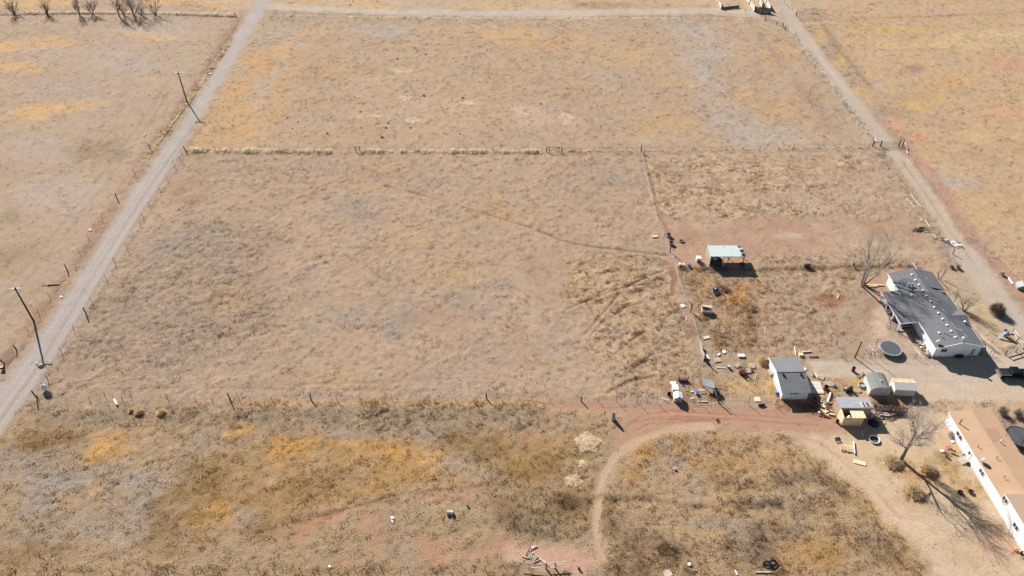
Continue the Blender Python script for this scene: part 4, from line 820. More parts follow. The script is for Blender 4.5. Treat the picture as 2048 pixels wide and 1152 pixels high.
# ------------------------------------------------------------ bare trees and shrubs
def bare_tree(name, label, cat, xy, h, stems, seed, r0, bark, twig, spread=.5, levels=4, group=None, fork=.35, twr=.014, dens=6, lean=0.0):
    rr = random.Random(seed); t = thing(name, label, cat, xy, 0, group)
    parts = [MB(), MB(), MB()]
    def grow(p, d, L, r, lev):
        n = 4 if lev < 3 else 2; pts = [p]; rad = [r]; dd = d.copy()
        for k in range(n):
            dd = (dd + Vector((rr.gauss(0, .14), rr.gauss(0, .14), .06 if lev else .02)) * (1 if lev else .6)).normalized()
            pts.append(pts[-1] + dd * L / n); rad.append(max(r * (1 - (k + 1) / n * (.55 if lev < levels else .8)), twr * .6))
        parts[0 if lev == 0 else (1 if lev < 3 else 2)].tube(pts, rad, 7 if lev == 0 else (5 if lev < 2 else (4 if lev == 2 else 3)), cap=lev < 2)
        if lev >= levels: return
        kids = dens if lev else dens
        for i in range(kids):
            s = (fork if lev == 0 else .25) + (1 - (fork if lev == 0 else .25)) * (i + rr.random()) / kids; s = min(s, .99)
            f = s * n; j = min(int(f), n - 1); q = pts[j].lerp(pts[j + 1], f - j)
            a = rr.uniform(0, 6.283) if lev else (i * 2.4 + rr.uniform(-.5, .5)); sp = spread * rr.uniform(.7, 1.5)
            ax = dd.orthogonal().normalized(); ax.rotate(Matrix.Rotation(a, 3, dd))
            nd = (dd * math.cos(sp) + ax * math.sin(sp)).normalized()
            grow(q, nd, L * rr.uniform(.42, .68), max(rad[j] * rr.uniform(.45, .65), twr), lev + 1)
    for k in range(stems):
        a = 6.283 * k / stems + rr.uniform(-.5, .5); ln = 0.0 if stems == 1 else rr.uniform(.2, .5)
        d = Vector((math.sin(ln) * math.cos(a) + lean, math.sin(ln) * math.sin(a), math.cos(ln))).normalized()
        grow(Vector((math.cos(a) * r0 * .7 * (stems > 1), math.sin(a) * r0 * .7 * (stems > 1), -.15)), d, h * (.62 if stems == 1 else .6) * rr.uniform(.8, 1.05), r0 * (1 if stems == 1 else .62), 0)
    for m_, n_, mt in zip(parts, ('trunk', 'branches', 'twigs'), (bark, bark, twig)):
        if m_.f:
            q_ = m_.build(n_, mt, t, smooth=True)
            if n_ == 'twigs': q_['kind'] = 'stuff'
    return t
bare_tree('bare_tree', 'tall bare tree with long branching shadow beside the brown roof', 'tree', G(1801.7, 919), 12.5, 1, 21, .34, mat('grey_bark', (.17, .145, .125), .95, .3, 3), TWIG, .62, 4, dens=7, fork=.30, twr=.013, lean=.03)
bare_tree('bare_tree', 'pale bare tree behind the white house casting shadow on its roof', 'tree', G(1724, 571), 15, 3, 5, .38, BARK, TWIG, .40, 4, dens=5, fork=.3, twr=.014)
bare_tree('small_tree', 'lopped bare tree behind the upper right corner of the house', 'tree', G(1879, 557), 5.5, 2, 9, .17, DBARK, DTWIG, .4, 2, dens=3)
bare_tree('small_tree', 'slender bare tree touching the right eave of the house', 'tree', G(1906, 607), 4.5, 1, 12, .1, BARK, TWIG, .55, 3, dens=6)
bare_tree('small_tree', 'spreading bare tree beside the cross gable of the house', 'tree', G(1927, 622), 4.8, 4, 14, .13, DBARK, TWIG, .55, 3, dens=5)
ROW = [(29, 29, 6, 8, 'leftmost bushy bare tree on the far fence line'), (95, 29, 6, 7, 'second bushy bare tree from the left on the far fence line'), (159, 29, 7, 3, 'upright bare tree left of a leaning one on the far fence line'), (185, 29, 6, 4, 'bare tree leaning left near the middle of the far row'),
       (239, 33, 9, 1, 'tall single-trunk bare tree with crooked fork in the far row'), (248, 31, 6, 5, 'thin bare tree between the two tallest in the far row'), (268, 31, 9, 4, 'tall many-limbed bare tree right of the crooked one'), (283, 31, 4, 6, 'lowest scrubby bare tree in the far row'), (311, 30, 8, 5, 'rightmost bushy bare tree nearest the gravel road')]
for k, (u, v, h, st_, lb) in enumerate(ROW):
    bare_tree('bare_tree', lb, 'tree', G(u, v), h, st_, 30 + k, .24 if st_ < 3 else .18, DBARK, DTWIG, .42, 3, 'bare trees along the far fence', dens=6 if st_ < 5 else 4, twr=.017, fork=.2)
def bush(name, label, cat, xy, R, h, n, seed, mt, group=None, inner=None):
    rr = random.Random(seed); t = thing(name, label, cat, xy, 0, group); a_ = MB(); b_ = MB()
    for k in range(n):
        az = rr.uniform(0, 6.283); el = math.acos(1 - rr.random() * .95); L = rr.uniform(.7, 1.0)
        e = Vector((R * math.sin(el) * math.cos(az) * L, R * math.sin(el) * math.sin(az) * L, .1 + h * math.cos(el) * L))
        m_ = e * .5 + Vector((rr.gauss(0, .1), rr.gauss(0, .1), .12)) * R
        (b_ if k % 9 == 0 else a_).tube([(e.x * .05, e.y * .05, 0), m_, e], [.022, .016, .008], 3, cap=False)
        if mt.name.startswith(('straw', 'golden')):
            for _ in range(3): q = m_.lerp(e, rr.random()); a_.blade(q, Vector((e.x + rr.gauss(0, R * .4), e.y + rr.gauss(0, R * .4), e.z * .6 + .1)).normalized() * R * rr.uniform(.25, .5), .05 * R)
        if k % 2 == 0:
            for _ in range(3):
                q = e + Vector((rr.gauss(0, .22), rr.gauss(0, .22), rr.gauss(0, .14))) * R * .7; a_.tube([m_.lerp(e, .6), q], [.012, .006], 3, cap=False)
    b_.build('stems', inner or DBARK, t); a_.build('twigs', mt, t)['kind'] = 'stuff'; return t
bush('round_shrub', 'round leafless brown shrub between the house and the track', 'shrub', G(1992, 626), 1.75, 2.5, 900, 3, mat('brown_twigs', (.17, .125, .095), .95, .3, 2))
GOLDT = straw('golden_blades', (.72, .54, .30))
bush('golden_shrub', 'golden shrub, larger and left of the pair below the fence', 'shrub', G(278, 826), .8, .42, 300, 4, GOLDT); bush('golden_shrub', 'golden shrub, right of the pair below the fence', 'shrub', G(323, 826), .85, .4, 300, 5, GOLDT); bush('golden_shrub', 'smallest golden shrub left of the golden pair', 'shrub', G(263, 823), .5, .45, 200, 6, GOLDT)
bush('dry_shrub', 'grey twiggy shrub at the corner of the brown-roofed house', 'shrub', G(1904, 872), .9, 1.1, 300, 7, TWIG)
bush('dry_shrub', 'dark twiggy shrub with striped shadow near the poled trampoline', 'shrub', G(2003, 828), 1.0, 1.9, 260, 8, DTWIG); bush('dry_shrub', 'dark shrub cut by the right edge above the poled trampoline', 'shrub', G(2034, 832), 1.0, 1.9, 260, 9, DTWIG)
bush('dry_shrub', 'low shrub casting shadow where the track meets the paddock', 'shrub', G(1903, 536), .7, .9, 160, 10, DTWIG); bush('dry_shrub', 'low shrub with shadow right of its twin by the paddock corner', 'shrub', G(1916, 537), .7, 1.0, 160, 11, DTWIG)
bush('dry_shrub', 'straw-coloured bush tipped over in the pale yard under the bare tree', 'shrub', G(1828, 986), 1.4, .7, 200, 12, DRYB); bush('dry_shrub', 'straw bush on the mound right of the big bare trunk', 'shrub', G(1856, 940), 1.3, .65, 200, 13, DRYB); bush('dry_shrub', 'straw bush on the mound left of the big bare trunk', 'shrub', G(1785, 925), 1.6, .5, 200, 14, DRYB)
bush('dry_shrub', 'straw-coloured weed clump at the back corner of the garden shed', 'shrub', G(1527, 725), 1.2, .8, 220, 15, DRYB)
for k, (u, v, a, n) in enumerate(((1175, 888, 2.7, 1700), (1165, 929, 1.1, 380), (1145, 963, 1.6, 520))):
    t = thing('straw_heap', ('large heap of pale loose straw left of the curved track', 'small low heap of pale straw below the large heap', 'star-shaped scatter of pale straw beside the curved track')[k], 'straw', G(u, v)); rr = random.Random(60 + k)
    b = MB()
    for _ in range(n):
        az = rr.uniform(0, 6.283); q = a * (rr.random() ** .6) * (.72 + .28 * math.sin(az * 3 + k) * math.cos(az * 2)); p = Vector((q * math.cos(az), q * math.sin(az), rr.random() * .2 * (1 - q / a) + .06)); d = Vector((rr.gauss(0, 1), rr.gauss(0, 1), rr.gauss(.05, .2))).normalized() * rr.uniform(.3, .7)
        b.blade(p, d, .05)
    b.build('straw', STRAW, t)['kind'] = 'stuff'

def drift(label, line, wd, n, h, seed):
    P = [Vector((*G(*p), 0)) for p in line]; o = P[0]; rr = random.Random(seed); b = MB()
    for k in range(n):
        s = rr.random() * (len(P) - 1); i = min(int(s), len(P) - 2); q = P[i].lerp(P[i + 1], s - i) - o; e = rr.gauss(0, wd)
        g_ = (q + o).x; nz_ = math.sin(g_ * .9 + seed) + math.sin(g_ * .37 + 2 * seed) + .7 * math.sin(g_ * 2.3) + .5 * math.sin(g_ * 5.1)
        if rr.random() > .55 + .3 * nz_: continue
        hh = h * (.35 + .3 * max(0, nz_)) * math.exp(-(e / wd) ** 2 * .5)
        p = q + Vector((0, e, rr.random() * hh)); d = Vector((rr.gauss(0, 1), rr.gauss(0, .8), rr.gauss(.2, .35))).normalized() * rr.uniform(.25, .6); b.blade(p, d, .07)
    ob = b.build('dry_grass_drift', STRAW); ob.location = o; return tag(ob, label, 'grass', kind='stuff')
drift('drift of pale dead grass caught on the far fence at left', [(376, 301), (470, 302), (560, 303), (662, 304)], .85, 7500, .9, 1)
drift('drift of pale dead grass caught on the far fence in the middle', [(722, 303), (765, 303), (812, 303)], .85, 3600, .9, 2)
drift('long drift of pale dead grass caught on the far fence', [(842, 303), (960, 303), (1086, 304)], .8, 7500, .8, 3)
drift('thin pale grass along the far fence right of the brace', [(1130, 303), (1284, 301), (1500, 298), (1730, 295)], .4, 1500, .35, 6)
drift('pale dead grass along the left road fence', [(455, 92), (418, 144), (370, 214), (335, 262), (300, 306)], .6, 2600, .5, 4)
drift('pale dead grass along the far fence under the bare trees', [(20, 24), (160, 25), (330, 27), (470, 31)], .5, 1600, .5, 5)

# ------------------------------------------------------------ utility poles and wires
poles = []
for k, (u, v, h, lb) in enumerate(((68, 643, 9.0, 'nearer wooden utility pole on the left roadside'), (374, 203, 9.2, 'farther wooden utility pole on the left roadside'))):
    t = thing('utility_pole', lb, 'utility pole', G(u, v), 0, 'utility poles along the gravel road'); poles.append((t, h))
    MB().tube([(0, 0, -.2), (0, 0, h * .5), (0, 0, h)], [.19, .17, .14], 9).build('pole', DARKWOOD, t, True)
    MB().box((.0, .14, h - .25), (3.0, .13, .16), rz=.06).build('crossarm', TRIM, t)  # white here stands in for sunlight on the wooden arm
    MB().tube([(.05, .14, h - .3), (.35, .12, h + .45)], .07, 6).build('ridge_pin', TRIM, t)
    for x in (-1.4, -.95, .95, 1.4): MB().lathe([(.05, 0), (.1, .06), (.05, .14), (.08, .2), (0, .24)], 8, (x, .14, h - .16)).build('insulator', PLASTIC, t)
    for s in (-1, 1): MB().box((s * .45, .15, h - .65), (1.05, .04, .06), ry=s * .75).build('brace', STEEL, t)
a, b = poles[0][0].location, poles[1][0].location
d = (a - b); sd_ = Vector((d.y, -d.x, 0)).normalized()
for x, lb in ((-1.4, 'outermost left wire strung between the two utility poles'), (-.95, 'inner left wire strung between the two utility poles'), (.95, 'inner right wire strung between the two utility poles'), (1.4, 'outermost right wire strung between the two utility poles')):
    P = []
    for seg in range(2):
        p0 = b + d * seg; p1 = b + d * (seg + 1)
        for k in range(13):
            s = k / 12
            if seg and k == 0: continue
            P.append((p0.x + (p1.x - p0.x) * s + x, p0.y + (p1.y - p0.y) * s + .14, 9.1 - 1.5 * 4 * s * (1 - s)))
    tag(MB().tube(P, .027, 4).build('power_wire', PALEWIRE), lb, 'wire', 'power wires between the utility poles')

# ------------------------------------------------------------ fences: posts are parts, the strands one part
_post = {}
def post_mesh(kind, h):
    k = (kind, round(h, 1))
    if k not in _post:
        m_ = MB()
        if kind == 'tee': m_.box((0, 0, h / 2 - .1), (.075, .03, h + .2)).box((0, .03, h / 2 - .1), (.03, .05, h + .2)).box((0, 0, h * .9), (.08, .035, .08)); mt = STEEL
        elif kind == 'stick': m_.tube([(0, 0, -.2), (.02, .01, h * .6), (.05, .0, h)], [.06, .05, .035], 5); mt = DARKWOOD
        else: m_.tube([(0, 0, -.2), (.01, .0, h * .5), (0, .02, h)], [.13, .12, .11], 8); mt = DARKWOOD
        o = m_.build('post', mt); _post[k] = o.data; bpy.data.objects.remove(o)
    return _post[k]
def fence(label, pts, strands=(.35, .7, 1.05), group=None, name='wire_fence', cat='fence', lean=.06, wr=.010, mesh=None, mt=None):
    """pts: (u, v, kind, height) at each post base"""
    P = []
    for p in pts:
        x, y = G(p[0], p[1]); P.append((x, y, gz(x, y), p[2] if len(p) > 2 else 'tee', p[3] if len(p) > 3 else 1.3))
    o = P[0]; t = thing(name, label, cat, (o[0], o[1]), 0, group, z=o[2]); rr = random.Random(int(pts[0][0] * 7 + pts[0][1]))
    for x, y, z, kd, h in P:
        q = bpy.data.objects.new('post', post_mesh(kd, h)); COL.objects.link(q); q.parent = t
        q.location = (x - o[0], y - o[1], z - o[2]); q.rotation_euler = (rr.gauss(0, lean), rr.gauss(0, lean), rr.uniform(0, 6.28) if kd != 'tee' else rr.uniform(-.3, .3))
    if strands:
        m_ = MB()
        for s in strands:
            for A, B in zip(P[:-1], P[1:]):
                c = lambda Q: Vector((Q[0] - o[0], Q[1] - o[1], Q[2] - o[2] + s))
                a_, b_ = c(A), c(B); mid = (a_ + b_) / 2 - Vector((0, 0, .02)); m_.tube([a_, mid, b_], wr, 3, cap=False)
        if mesh:
            for A, B in zip(P[:-1], P[1:]):
                a_ = Vector((A[0] - o[0], A[1] - o[1], A[2] - o[2])); b_ = Vector((B[0] - o[0], B[1] - o[1], B[2] - o[2])); L = (b_ - a_).length; n_ = max(2, int(L / mesh))
                for k in range(n_ + 1):
                    p = a_.lerp(b_, k / n_); m_.tube([p, p + Vector((0, 0, max(strands)))], wr * .8, 3, cap=False)
        m_.build('wire', mt or WIRE, t)
    return t
S1 = (.35, .7, 1.05)
fence('sparse wire fence on the left of the gravel road', [(483, 32), (464, 60), (440, 95), (419, 126), (392, 167), (366, 204), (343, 236), (322, 266), (300, 297, 'wood', 1.3), (268, 345), (234.5, 398, 'wood', 1.6), (205, 440), (178, 478), (160, 508), (135, 541, 'wood', 1.6), (100, 595), (78, 628), (56, 662), (33, 700, 'wood', 1.4), (9, 728, 'wood', 1.6)])
fence('wire fence with leaning steel posts on the right of the gravel road', [(371, 302, 'wood', 1.7), (361, 320, 'stick', 1.2), (350, 336, 'stick', 1.3), (334, 360), (321, 383, 'tee', 1.5), (300, 412), (287, 435, 'stick', 1.5), (280, 450), (253, 493, 'tee', 1.6), (230, 525, 'stick', 1.7), (214, 562, 'tee', 1.6), (186, 606, 'tee', 1.5), (173, 629, 'wood', 1.8), (148, 663, 'tee', 1.6), (125, 709, 'tee', 1.8), (96, 760, 'stick', 1.2), (74.5, 797, 'wood', 2.0)], lean=.1)
fence('long wire fence along the near side of the middle field', [(78, 799, 'stick', 1.0), (180, 800, 'tee', 1.0), (213, 799, 'tee', 1.8), (245, 800, 'stick', .8), (336, 799, 'tee', 1.6), (392, 801, 'tee', .9), (425, 802, 'tee', .9), (460, 799, 'wood', 1.7), (477, 797, 'tee', 1.5), (500, 799, 'tee', 1.0), (544, 800, 'tee', .9), (622, 799, 'wood', 1.3), (674, 801, 'tee', 1.7), (720, 801, 'tee', .9), (785, 802, 'tee', .9), (850, 802, 'tee', 1.0), (912, 802, 'tee', 1.0), (973, 797, 'wood', 1.3), (1018, 801, 'tee', 1.3), (1064, 800, 'tee', 1.2), (1100, 802, 'tee', 1.0), (1162, 802, 'wood', 1.3), (1196, 803, 'tee', 1.2), (1233, 803, 'tee', 1.9), (1273, 804, 'tee', 1.9), (1314, 805, 'tee', 1.9), (1357, 806, 'tee', 1.9), (1372, 806, 'tee', 1.6), (1399, 807, 'tee', 1.7), (1437, 806, 'wood', 2.1), (1447, 808, 'tee', 2.1), (1497, 809, 'tee', 2.0), (1550, 812, 'tee', 1.6)], lean=.04)
fence('far wire fence between the middle field and north field', [(374, 303, 'stick', 1.0), (388, 303, 'tee', 1.4), (407, 303, 'tee', 1.4), (432, 303, 'tee', 1.5), (500, 303), (560, 303), (630, 303), (699, 303, 'tee', 1.2), (764, 302, 'tee', 1.5), (829, 302, 'tee', 1.5), (912, 303), (985, 303), (1032, 303), (1093, 304, 'wood', 1.5), (1123, 304, 'wood', 1.5), (1188, 302, 'tee', 1.4), (1254, 301, 'tee', 1.3), (1282, 304, 'wood', 2.1), (1320, 300, 'tee', 1.4), (1386, 300, 'tee', 1.3), (1452, 300, 'tee', 1.5), (1519, 300, 'tee', 1.4), (1586, 297, 'tee', 1.4), (1670, 297, 'tee', 1.4), (1735, 296, 'tee', 1.3)], lean=.04)
for lb, (u, v), dx in (('wooden H-brace with short crossbar in the far fence near pale grass', (716, 303), 1.1), ('wooden gate brace of two posts and rails in the far fence', (1108, 304), 2.6)):
    x, y = G(u, v); t = thing('fence_brace', lb, 'brace', (x - dx / 2, y), 0)
    for s in (0, dx): MB().tube([(s, 0, -.2), (s, 0, 1.5)], .085, 7).build('post', DARKWOOD, t)
    MB().tube([(-.3, .12, 1.35), (dx + .3, .12, 1.3)], .06, 6).build('rail', DARKWOOD, t); MB().tube([(0, .0, .2), (dx, 0, 1.3)], .05, 6).build('brace', DARKWOOD, t)
fence('mesh fence dividing the middle field from the paddock', [(1283, 306), (1291, 345), (1297, 376), (1306, 416), (1316, 450), (1328, 477), (1340, 504, 'wood', 2.3), (1349, 522, 'stick', 1.5), (1356, 560), (1370, 596), (1381.5, 624, 'wood', 2.3), (1393, 668), (1408, 722, 'wood', 2.4)], (.1, .4, .7, 1.0), mesh=.9, wr=.007, lean=.03)
rr = random.Random(8); L_ = [(1567, 55), (1575, 60), (1598, 85), (1604, 95), (1612, 108), (1625, 128), (1632, 137), (1644, 152), (1655, 168), (1667, 184), (1676, 192), (1685, 206), (1692, 215), (1700, 224), (1708, 231), (1714, 240), (1725, 256), (1735, 268), (1745, 280)]
fence('crooked stake fence crowding the left edge of the far track', [(u + rr.uniform(-2, 2), v + rr.uniform(-1, 1), rr.choice(('stick', 'tee', 'stick')), rr.choice((1.2, 1.4, 1.6))) for u, v in L_], lean=.2)
fence('short row of dark stakes at the top of the track', [(1568, 8, 'stick', 1.6), (1574, 13, 'stick', 1.5), (1579, 17, 'stick', 1.6), (1584, 22, 'stick', 1.6), (1592, 33, 'wood', 1.8)], lean=.1)
fence('thin wire fence right of the lower track', [(1806, 296), (1830, 322), (1856, 362), (1893, 408), (1914, 434), (1940, 466), (1968, 496), (1995, 519), (2020, 545), (2050, 575)], lean=.15)
fence('far wire fence running through the row of bare trees', [(-20, 28), (15, 28), (50, 28), (80, 28), (113, 28), (130, 28), (170, 29), (205, 29), (330, 31), (355, 32), (372, 32), (386, 33), (425, 33), (455, 33), (473, 34, 'wood', 1.6)], lean=.12)
t = fence('dark rail fence with three posts at the top gate', [(1530, 41, 'wood', 1.5), (1553, 49, 'wood', 1.2), (1566, 53, 'wood', 1.6), (1570, 60, 'wood', 1.6)], None, name='rail_fence', lean=.03)
o = Vector((*G(1530, 41), 0)); e = Vector((*G(1566, 53), 0)) - o; MB().tube([(0, 0, .55), (e.x, e.y, .55)], .08, 5).build('rail', DARKWOOD, t); MB().tube([(0, 0, 1.1), (e.x, e.y, 1.0)], .06, 5).build('rail', DARKWOOD, t)
fence('overgrown wire fence behind the weedy yard', [(1361, 535, 'tee', 1.4), (1420, 538), (1503, 552, 'wood', 1.8), (1545, 538), (1600, 537, 'stick', 1.3), (1636, 536, 'tee', 1.5), (1650, 534, 'tee', 1.5), (1690, 534), (1722, 533), (1760, 532), (1800, 532), (1832, 532)], mesh=.5)
fence('chain-link fence between the bare yard and driveway', [(1672, 690), (1684, 716, 'tee', 1.3), (1724, 717), (1760, 717), (1800, 717), (1830, 717, 'tee', 1.4), (1840, 717, 'tee', 1.4), (1851, 717, 'tee', 1.4), (1863, 717, 'tee', 1.4)], (.1, .5, .9, 1.2), mesh=.3, wr=.009)
fence('low wire fence dividing the tall grass from the bare yard', [(1640, 622, 'tee', 1.1), (1652, 648, 'tee', 1.1), (1662, 672, 'tee', 1.1), (1672, 690, 'tee', 1.1)])
fence('near wire fence of dark steel posts along the bottom edge', [(-10, 1146), (30, 1144), (75, 1146), (120, 1145), (167, 1147, 'tee', 1.5), (224, 1147, 'tee', 1.4), (335, 1142, 'tee', 1.6), (387, 1144, 'tee', 1.6), (429, 1145, 'tee', 1.7), (496, 1142, 'tee', 1.7), (549, 1146, 'tee', 1.6), (603, 1145, 'tee', 1.6), (658, 1146, 'tee', 1.4), (711, 1141, 'tee', 1.6), (763, 1140, 'tee', 1.6), (816, 1142, 'tee', 1.6), (880, 1140), (971, 1140, 'tee', 1.5), (1030, 1138), (1058, 1139, 'tee', 1.6)], lean=.05)
fence('chain-link gate fence by the walk at the right corner of the house', [(1985, 711, 'tee', 1.3), (1979, 711, 'tee', 1.3), (1960, 712, 'tee', 1.2)], (.1, .6, 1.2), mesh=.3, wr=.009)
# gates
x, y = G(1745, 293); x2, y2 = G(1800, 292)
t = thing('metal_gate', 'green mesh farm gate between dark posts across the track', 'gate', (x, y), 0)
w_ = x2 - x
for s, hh in ((0, 1.7), (2.0, 1.7), (w_ - .5, 1.9), (w_ + .45, 1.7)): MB().tube([(s, 0, -.2), (s + .1, .05, hh)], .15, 8).build('post', BLACK if s > 2.5 else DARKWOOD, t)
gm = mat('green_gate_paint', (.28, .27, .17), .7, .1, 3)
fr = MB().tube([(2.2, 0, .15), (2.2, 0, 1.35), (w_ - .7, 0, 1.35), (w_ - .7, 0, .15), (2.2, 0, .15)], .035, 6)
for k in range(1, 3): fr.tube([(2.2 + (w_ - 2.9) * k / 3, 0, .15), (2.2 + (w_ - 2.9) * k / 3, 0, 1.35)], .03, 5)
fr.build('frame', gm, t); ms = MB()
for k in range(5): ms.tube([(2.2, 0, .3 + k * .2), (w_ - .7, 0, .3 + k * .2)], .02, 4)
for k in range(24): ms.tube([(2.2 + (w_ - 2.9) * k / 24, 0, .15), (2.2 + (w_ - 2.9) * k / 24, 0, 1.35)], .012, 3)
ms.build('mesh', gm, t); MB().tube([(0, 0, 1.2), (2.0, 0, 1.2)], .05, 5).build('rail', DARKWOOD, t)
x, y = G(9, 728); x2, y2 = G(33, 699); L = math.hypot(x2 - x, y2 - y)
t = thing('metal_gate', 'pale mesh gate on the left roadside below the near pole', 'gate', (x - .4, y), math.atan2(y2 - y, x2 - x))
fr = MB().tube([(.3, 0, .15), (.3, 0, 1.35), (L - .3, 0, 1.35), (L - .3, 0, .15), (.3, 0, .15)], .035, 6); fr.build('frame', GALV2, t); ms = MB()
for k in range(6): ms.tube([(.3, 0, .2 + k * .22), (L - .3, 0, .2 + k * .22)], .018, 4)
for k in range(14): ms.tube([(.3 + (L - .6) * k / 14, 0, .15), (.3 + (L - .6) * k / 14, 0, 1.35)], .016, 3)
ms.build('mesh', PALEWOOD, t)
# plank corral at the top: dark boards stand for shade, pale ones for sunlight
def board_fence(label, p0, p1, h, n, mats, gap=.03, seed=1, base=None):
    a_ = Vector((*G(*p0), 0)); b_ = Vector((*G(*p1), 0)); d_ = b_ - a_; t = thing('board_fence', label, 'fence', (a_.x, a_.y), math.atan2(d_.y, d_.x)); L = d_.length; wd = L / n; rr = random.Random(seed)
    for k in range(n): MB().box(((k + .5) * wd, rr.uniform(-.02, .02), h * rr.uniform(.42, .5)), (wd - gap, .05, h * rr.uniform(.88, 1.0)), ry=rr.gauss(0, .015)).build('board', mats[k % len(mats)], t)
    MB().tube([(0, .07, h * .75), (L, .07, h * .75)], .05, 5).build('rail', WOOD, t)
    for s in (0, .5, 1): MB().tube([(L * s, .12, -.2), (L * s, .12, h * 1.08)], .1, 6).build('post', DARKWOOD, t)
    return t
board_fence('plank corral wall coloured dark as shaded at the top of the track', (1509, 24), (1541, 27), 2.0, 16, (DARKWOOD, WOOD))
board_fence('board fence coloured pale as sunlit at the left end of the dark corral wall', (1509, 24), (1490, -6), 1.8, 18, (PALEWOOD, PLASTIC), seed=2); board_fence('board fence coloured pale as sunlit in the middle of the dark corral wall', (1524, 16), (1512, -8), 1.8, 14, (PALEWOOD, PLASTIC), seed=3); board_fence('board fence coloured pale as sunlit at the right end of the dark corral wall', (1541, 22), (1524, -8), 1.8, 18, (PLASTIC, PALEWOOD), seed=4)
board_fence('board fence coloured pale as sunlit running off the top edge left of the corral', (1443, 18), (1429, -6), 1.6, 16, (PALEWOOD, PLASTIC), seed=5); board_fence('low fence coloured dark as shaded joining the pale boards to the corral', (1443, 19), (1478, 15), .9, 14, (DARKWOOD, WOOD), seed=6)
board_fence('weathered slat fence behind the plywood coop', (1746, 820), (1813, 824), 1.35, 34, (WOOD, RUST, DARKWOOD, WOOD), .05, 7)
# white pole rail fence and the slide by the driveway
PL = [(2024, 666), (2033, 683), (2046, 699), (2031, 704), (2010, 710)]
P = [Vector((*G(*p), 0)) for p in PL]; t = thing('pole_fence', 'bleached pole rail fence round the patch beside the driveway', 'fence', (P[0].x, P[0].y), 0, z=gz(P[0].x, P[0].y)); o = P[0]
for p in P: MB().tube([p - o + Vector((0, 0, -.2)), p - o + Vector((0, 0, 1.25))], .1, 7).build('post', WOOD, t)
for a_, b_ in zip(P[:-1], P[1:]):
    for s in (.5, 1.05): MB().tube([a_ - o + Vector((0, 0, s)), b_ - o + Vector((.1, 0, s))], .085, 6).build('rail', PALEWOOD, t)
x, y = G(2006, 672); t = thing('play_slide', 'small grey and blue play slide beside the bleached rail fence', 'slide', (x, y), .5)
MB().slab([(-1.5, -.3, .1), (-1.5, .3, .1), (-.1, .3, 1.25), (-.1, -.3, 1.25)], .06).build('slide', mat('grey_blue_plastic', (.33, .38, .48), .5, .1, 2), t)
for s in (-1, 1):
    MB().box((.25, s * .38, .75), (.7, .08, 1.5)).build('side_panel', GREYPL, t); MB().tube([(.6, s * .34, 1.3), (1.1, s * .36, 0)], .05, 5).build('leg', BLUE, t)
MB().box((.25, 0, 1.2), (.7, .7, .06)).build('platform', GREYPL, t)
t = thing('wood_pile', 'few pale logs lying between the slide and rail fence', 'logs', G(2016, 668), .1)
for k in range(4): MB().tube([(-.8 + k * .35, -.2 + .12 * k, .12), (-.2 + k * .5, .1 - .1 * k, .14)], .11, 6).build('log', PALEWOOD, t)

# ------------------------------------------------------------ yard poles
x, y = G(1709, 716); t = thing('wooden_pole', 'leaning dark wooden pole at the yard fence left of the trampoline', 'pole', (x, y), 0, z=0); MB().tube([(0, 0, -.2), (.1, .05, 2), (.2, .3, 4.2)], [.13, .12, .1], 8).build('shaft', DARKWOOD, t); MB().box((.2, .28, 4.0), (.5, .08, .1)).build('cap_bracket', STEEL, t)
x, y = G(1740, 716); t = thing('antenna_mast', 'thin mast with a bent aerial at the yard fence', 'mast', (x, y), 0, z=0); MB().tube([(0, 0, -.2), (.02, .05, 5.2)], .055, 7).build('mast', STEEL, t)
MB().tube([(-.5, 0, 4.2), (0, .04, 4.5), (.6, .1, 4.1), (.9, .1, 4.6)], .035, 5).tube([(-.8, 0, 4.9), (.8, 0, 5.0)], .03, 5).build('aerial', STEEL, t)
x, y = G(1746.5, 702); t = thing('clothes_dryer', 'white spoked clothes dryer lying open left of the trampoline', 'clothes dryer', (x, y), .3)
MB().lathe([(.16, 0), (.18, .3), (.0, .34)], 10).build('hub', PLASTIC, t)
for k in range(8): MB().tube([(0, 0, .25), (1.45 * math.cos(k * .785), 1.45 * math.sin(k * .785), .3 + .1 * (k % 2))], .03, 5).build('spoke', TRIM, t)

# ------------------------------------------------------------ loose things lying about
def plank(label, a, b, w_=.18, th=.06, mt=PALEWOOD, z=.05, cat='plank', name='plank', z2=None):
    z2 = z if z2 is None else z2
    A = Vector((*G(*a), 0)); B = Vector((*G(*b), 0)); A.z = gz(A.x, A.y) + z; B.z = gz(B.x, B.y) + z2; M = (A + B) / 2; d = B - A
    bl = MB().box((0, 0, th / 2), (d.length, w_, th), ry=-math.atan2(d.z, math.hypot(d.x, d.y))).box((d.length * .3, 0, th * 1.02), (.05, w_ * .98, th * .3), ry=-math.atan2(d.z, math.hypot(d.x, d.y)))
    o = bl.build(name, mt); o.location = M; o.rotation_euler = (0, 0, math.atan2(d.y, d.x)); return tag(o, label, cat)
def panel(label, quad, zs, mt, th=.03, name='board', cat='board'):
    P = [Vector((*G(u, v, z), z)) for (u, v), z in zip(quad, zs)]; c = sum(P, Vector()) / len(P); c.z = 0; g = gz(c.x, c.y) + .04
    m_ = MB().slab([p - c for p in P], th)
    a_, b_ = P[0] - c, P[2] - c; m_.tube([a_ * .9 + Vector((0, 0, th * .4)), b_ * .2 + a_ * .6 + Vector((0, 0, th * .4))], th * .5, 4)
    o = m_.build(name, mt); o.location = (c.x, c.y, g); return tag(o, label, cat)
_pal = []
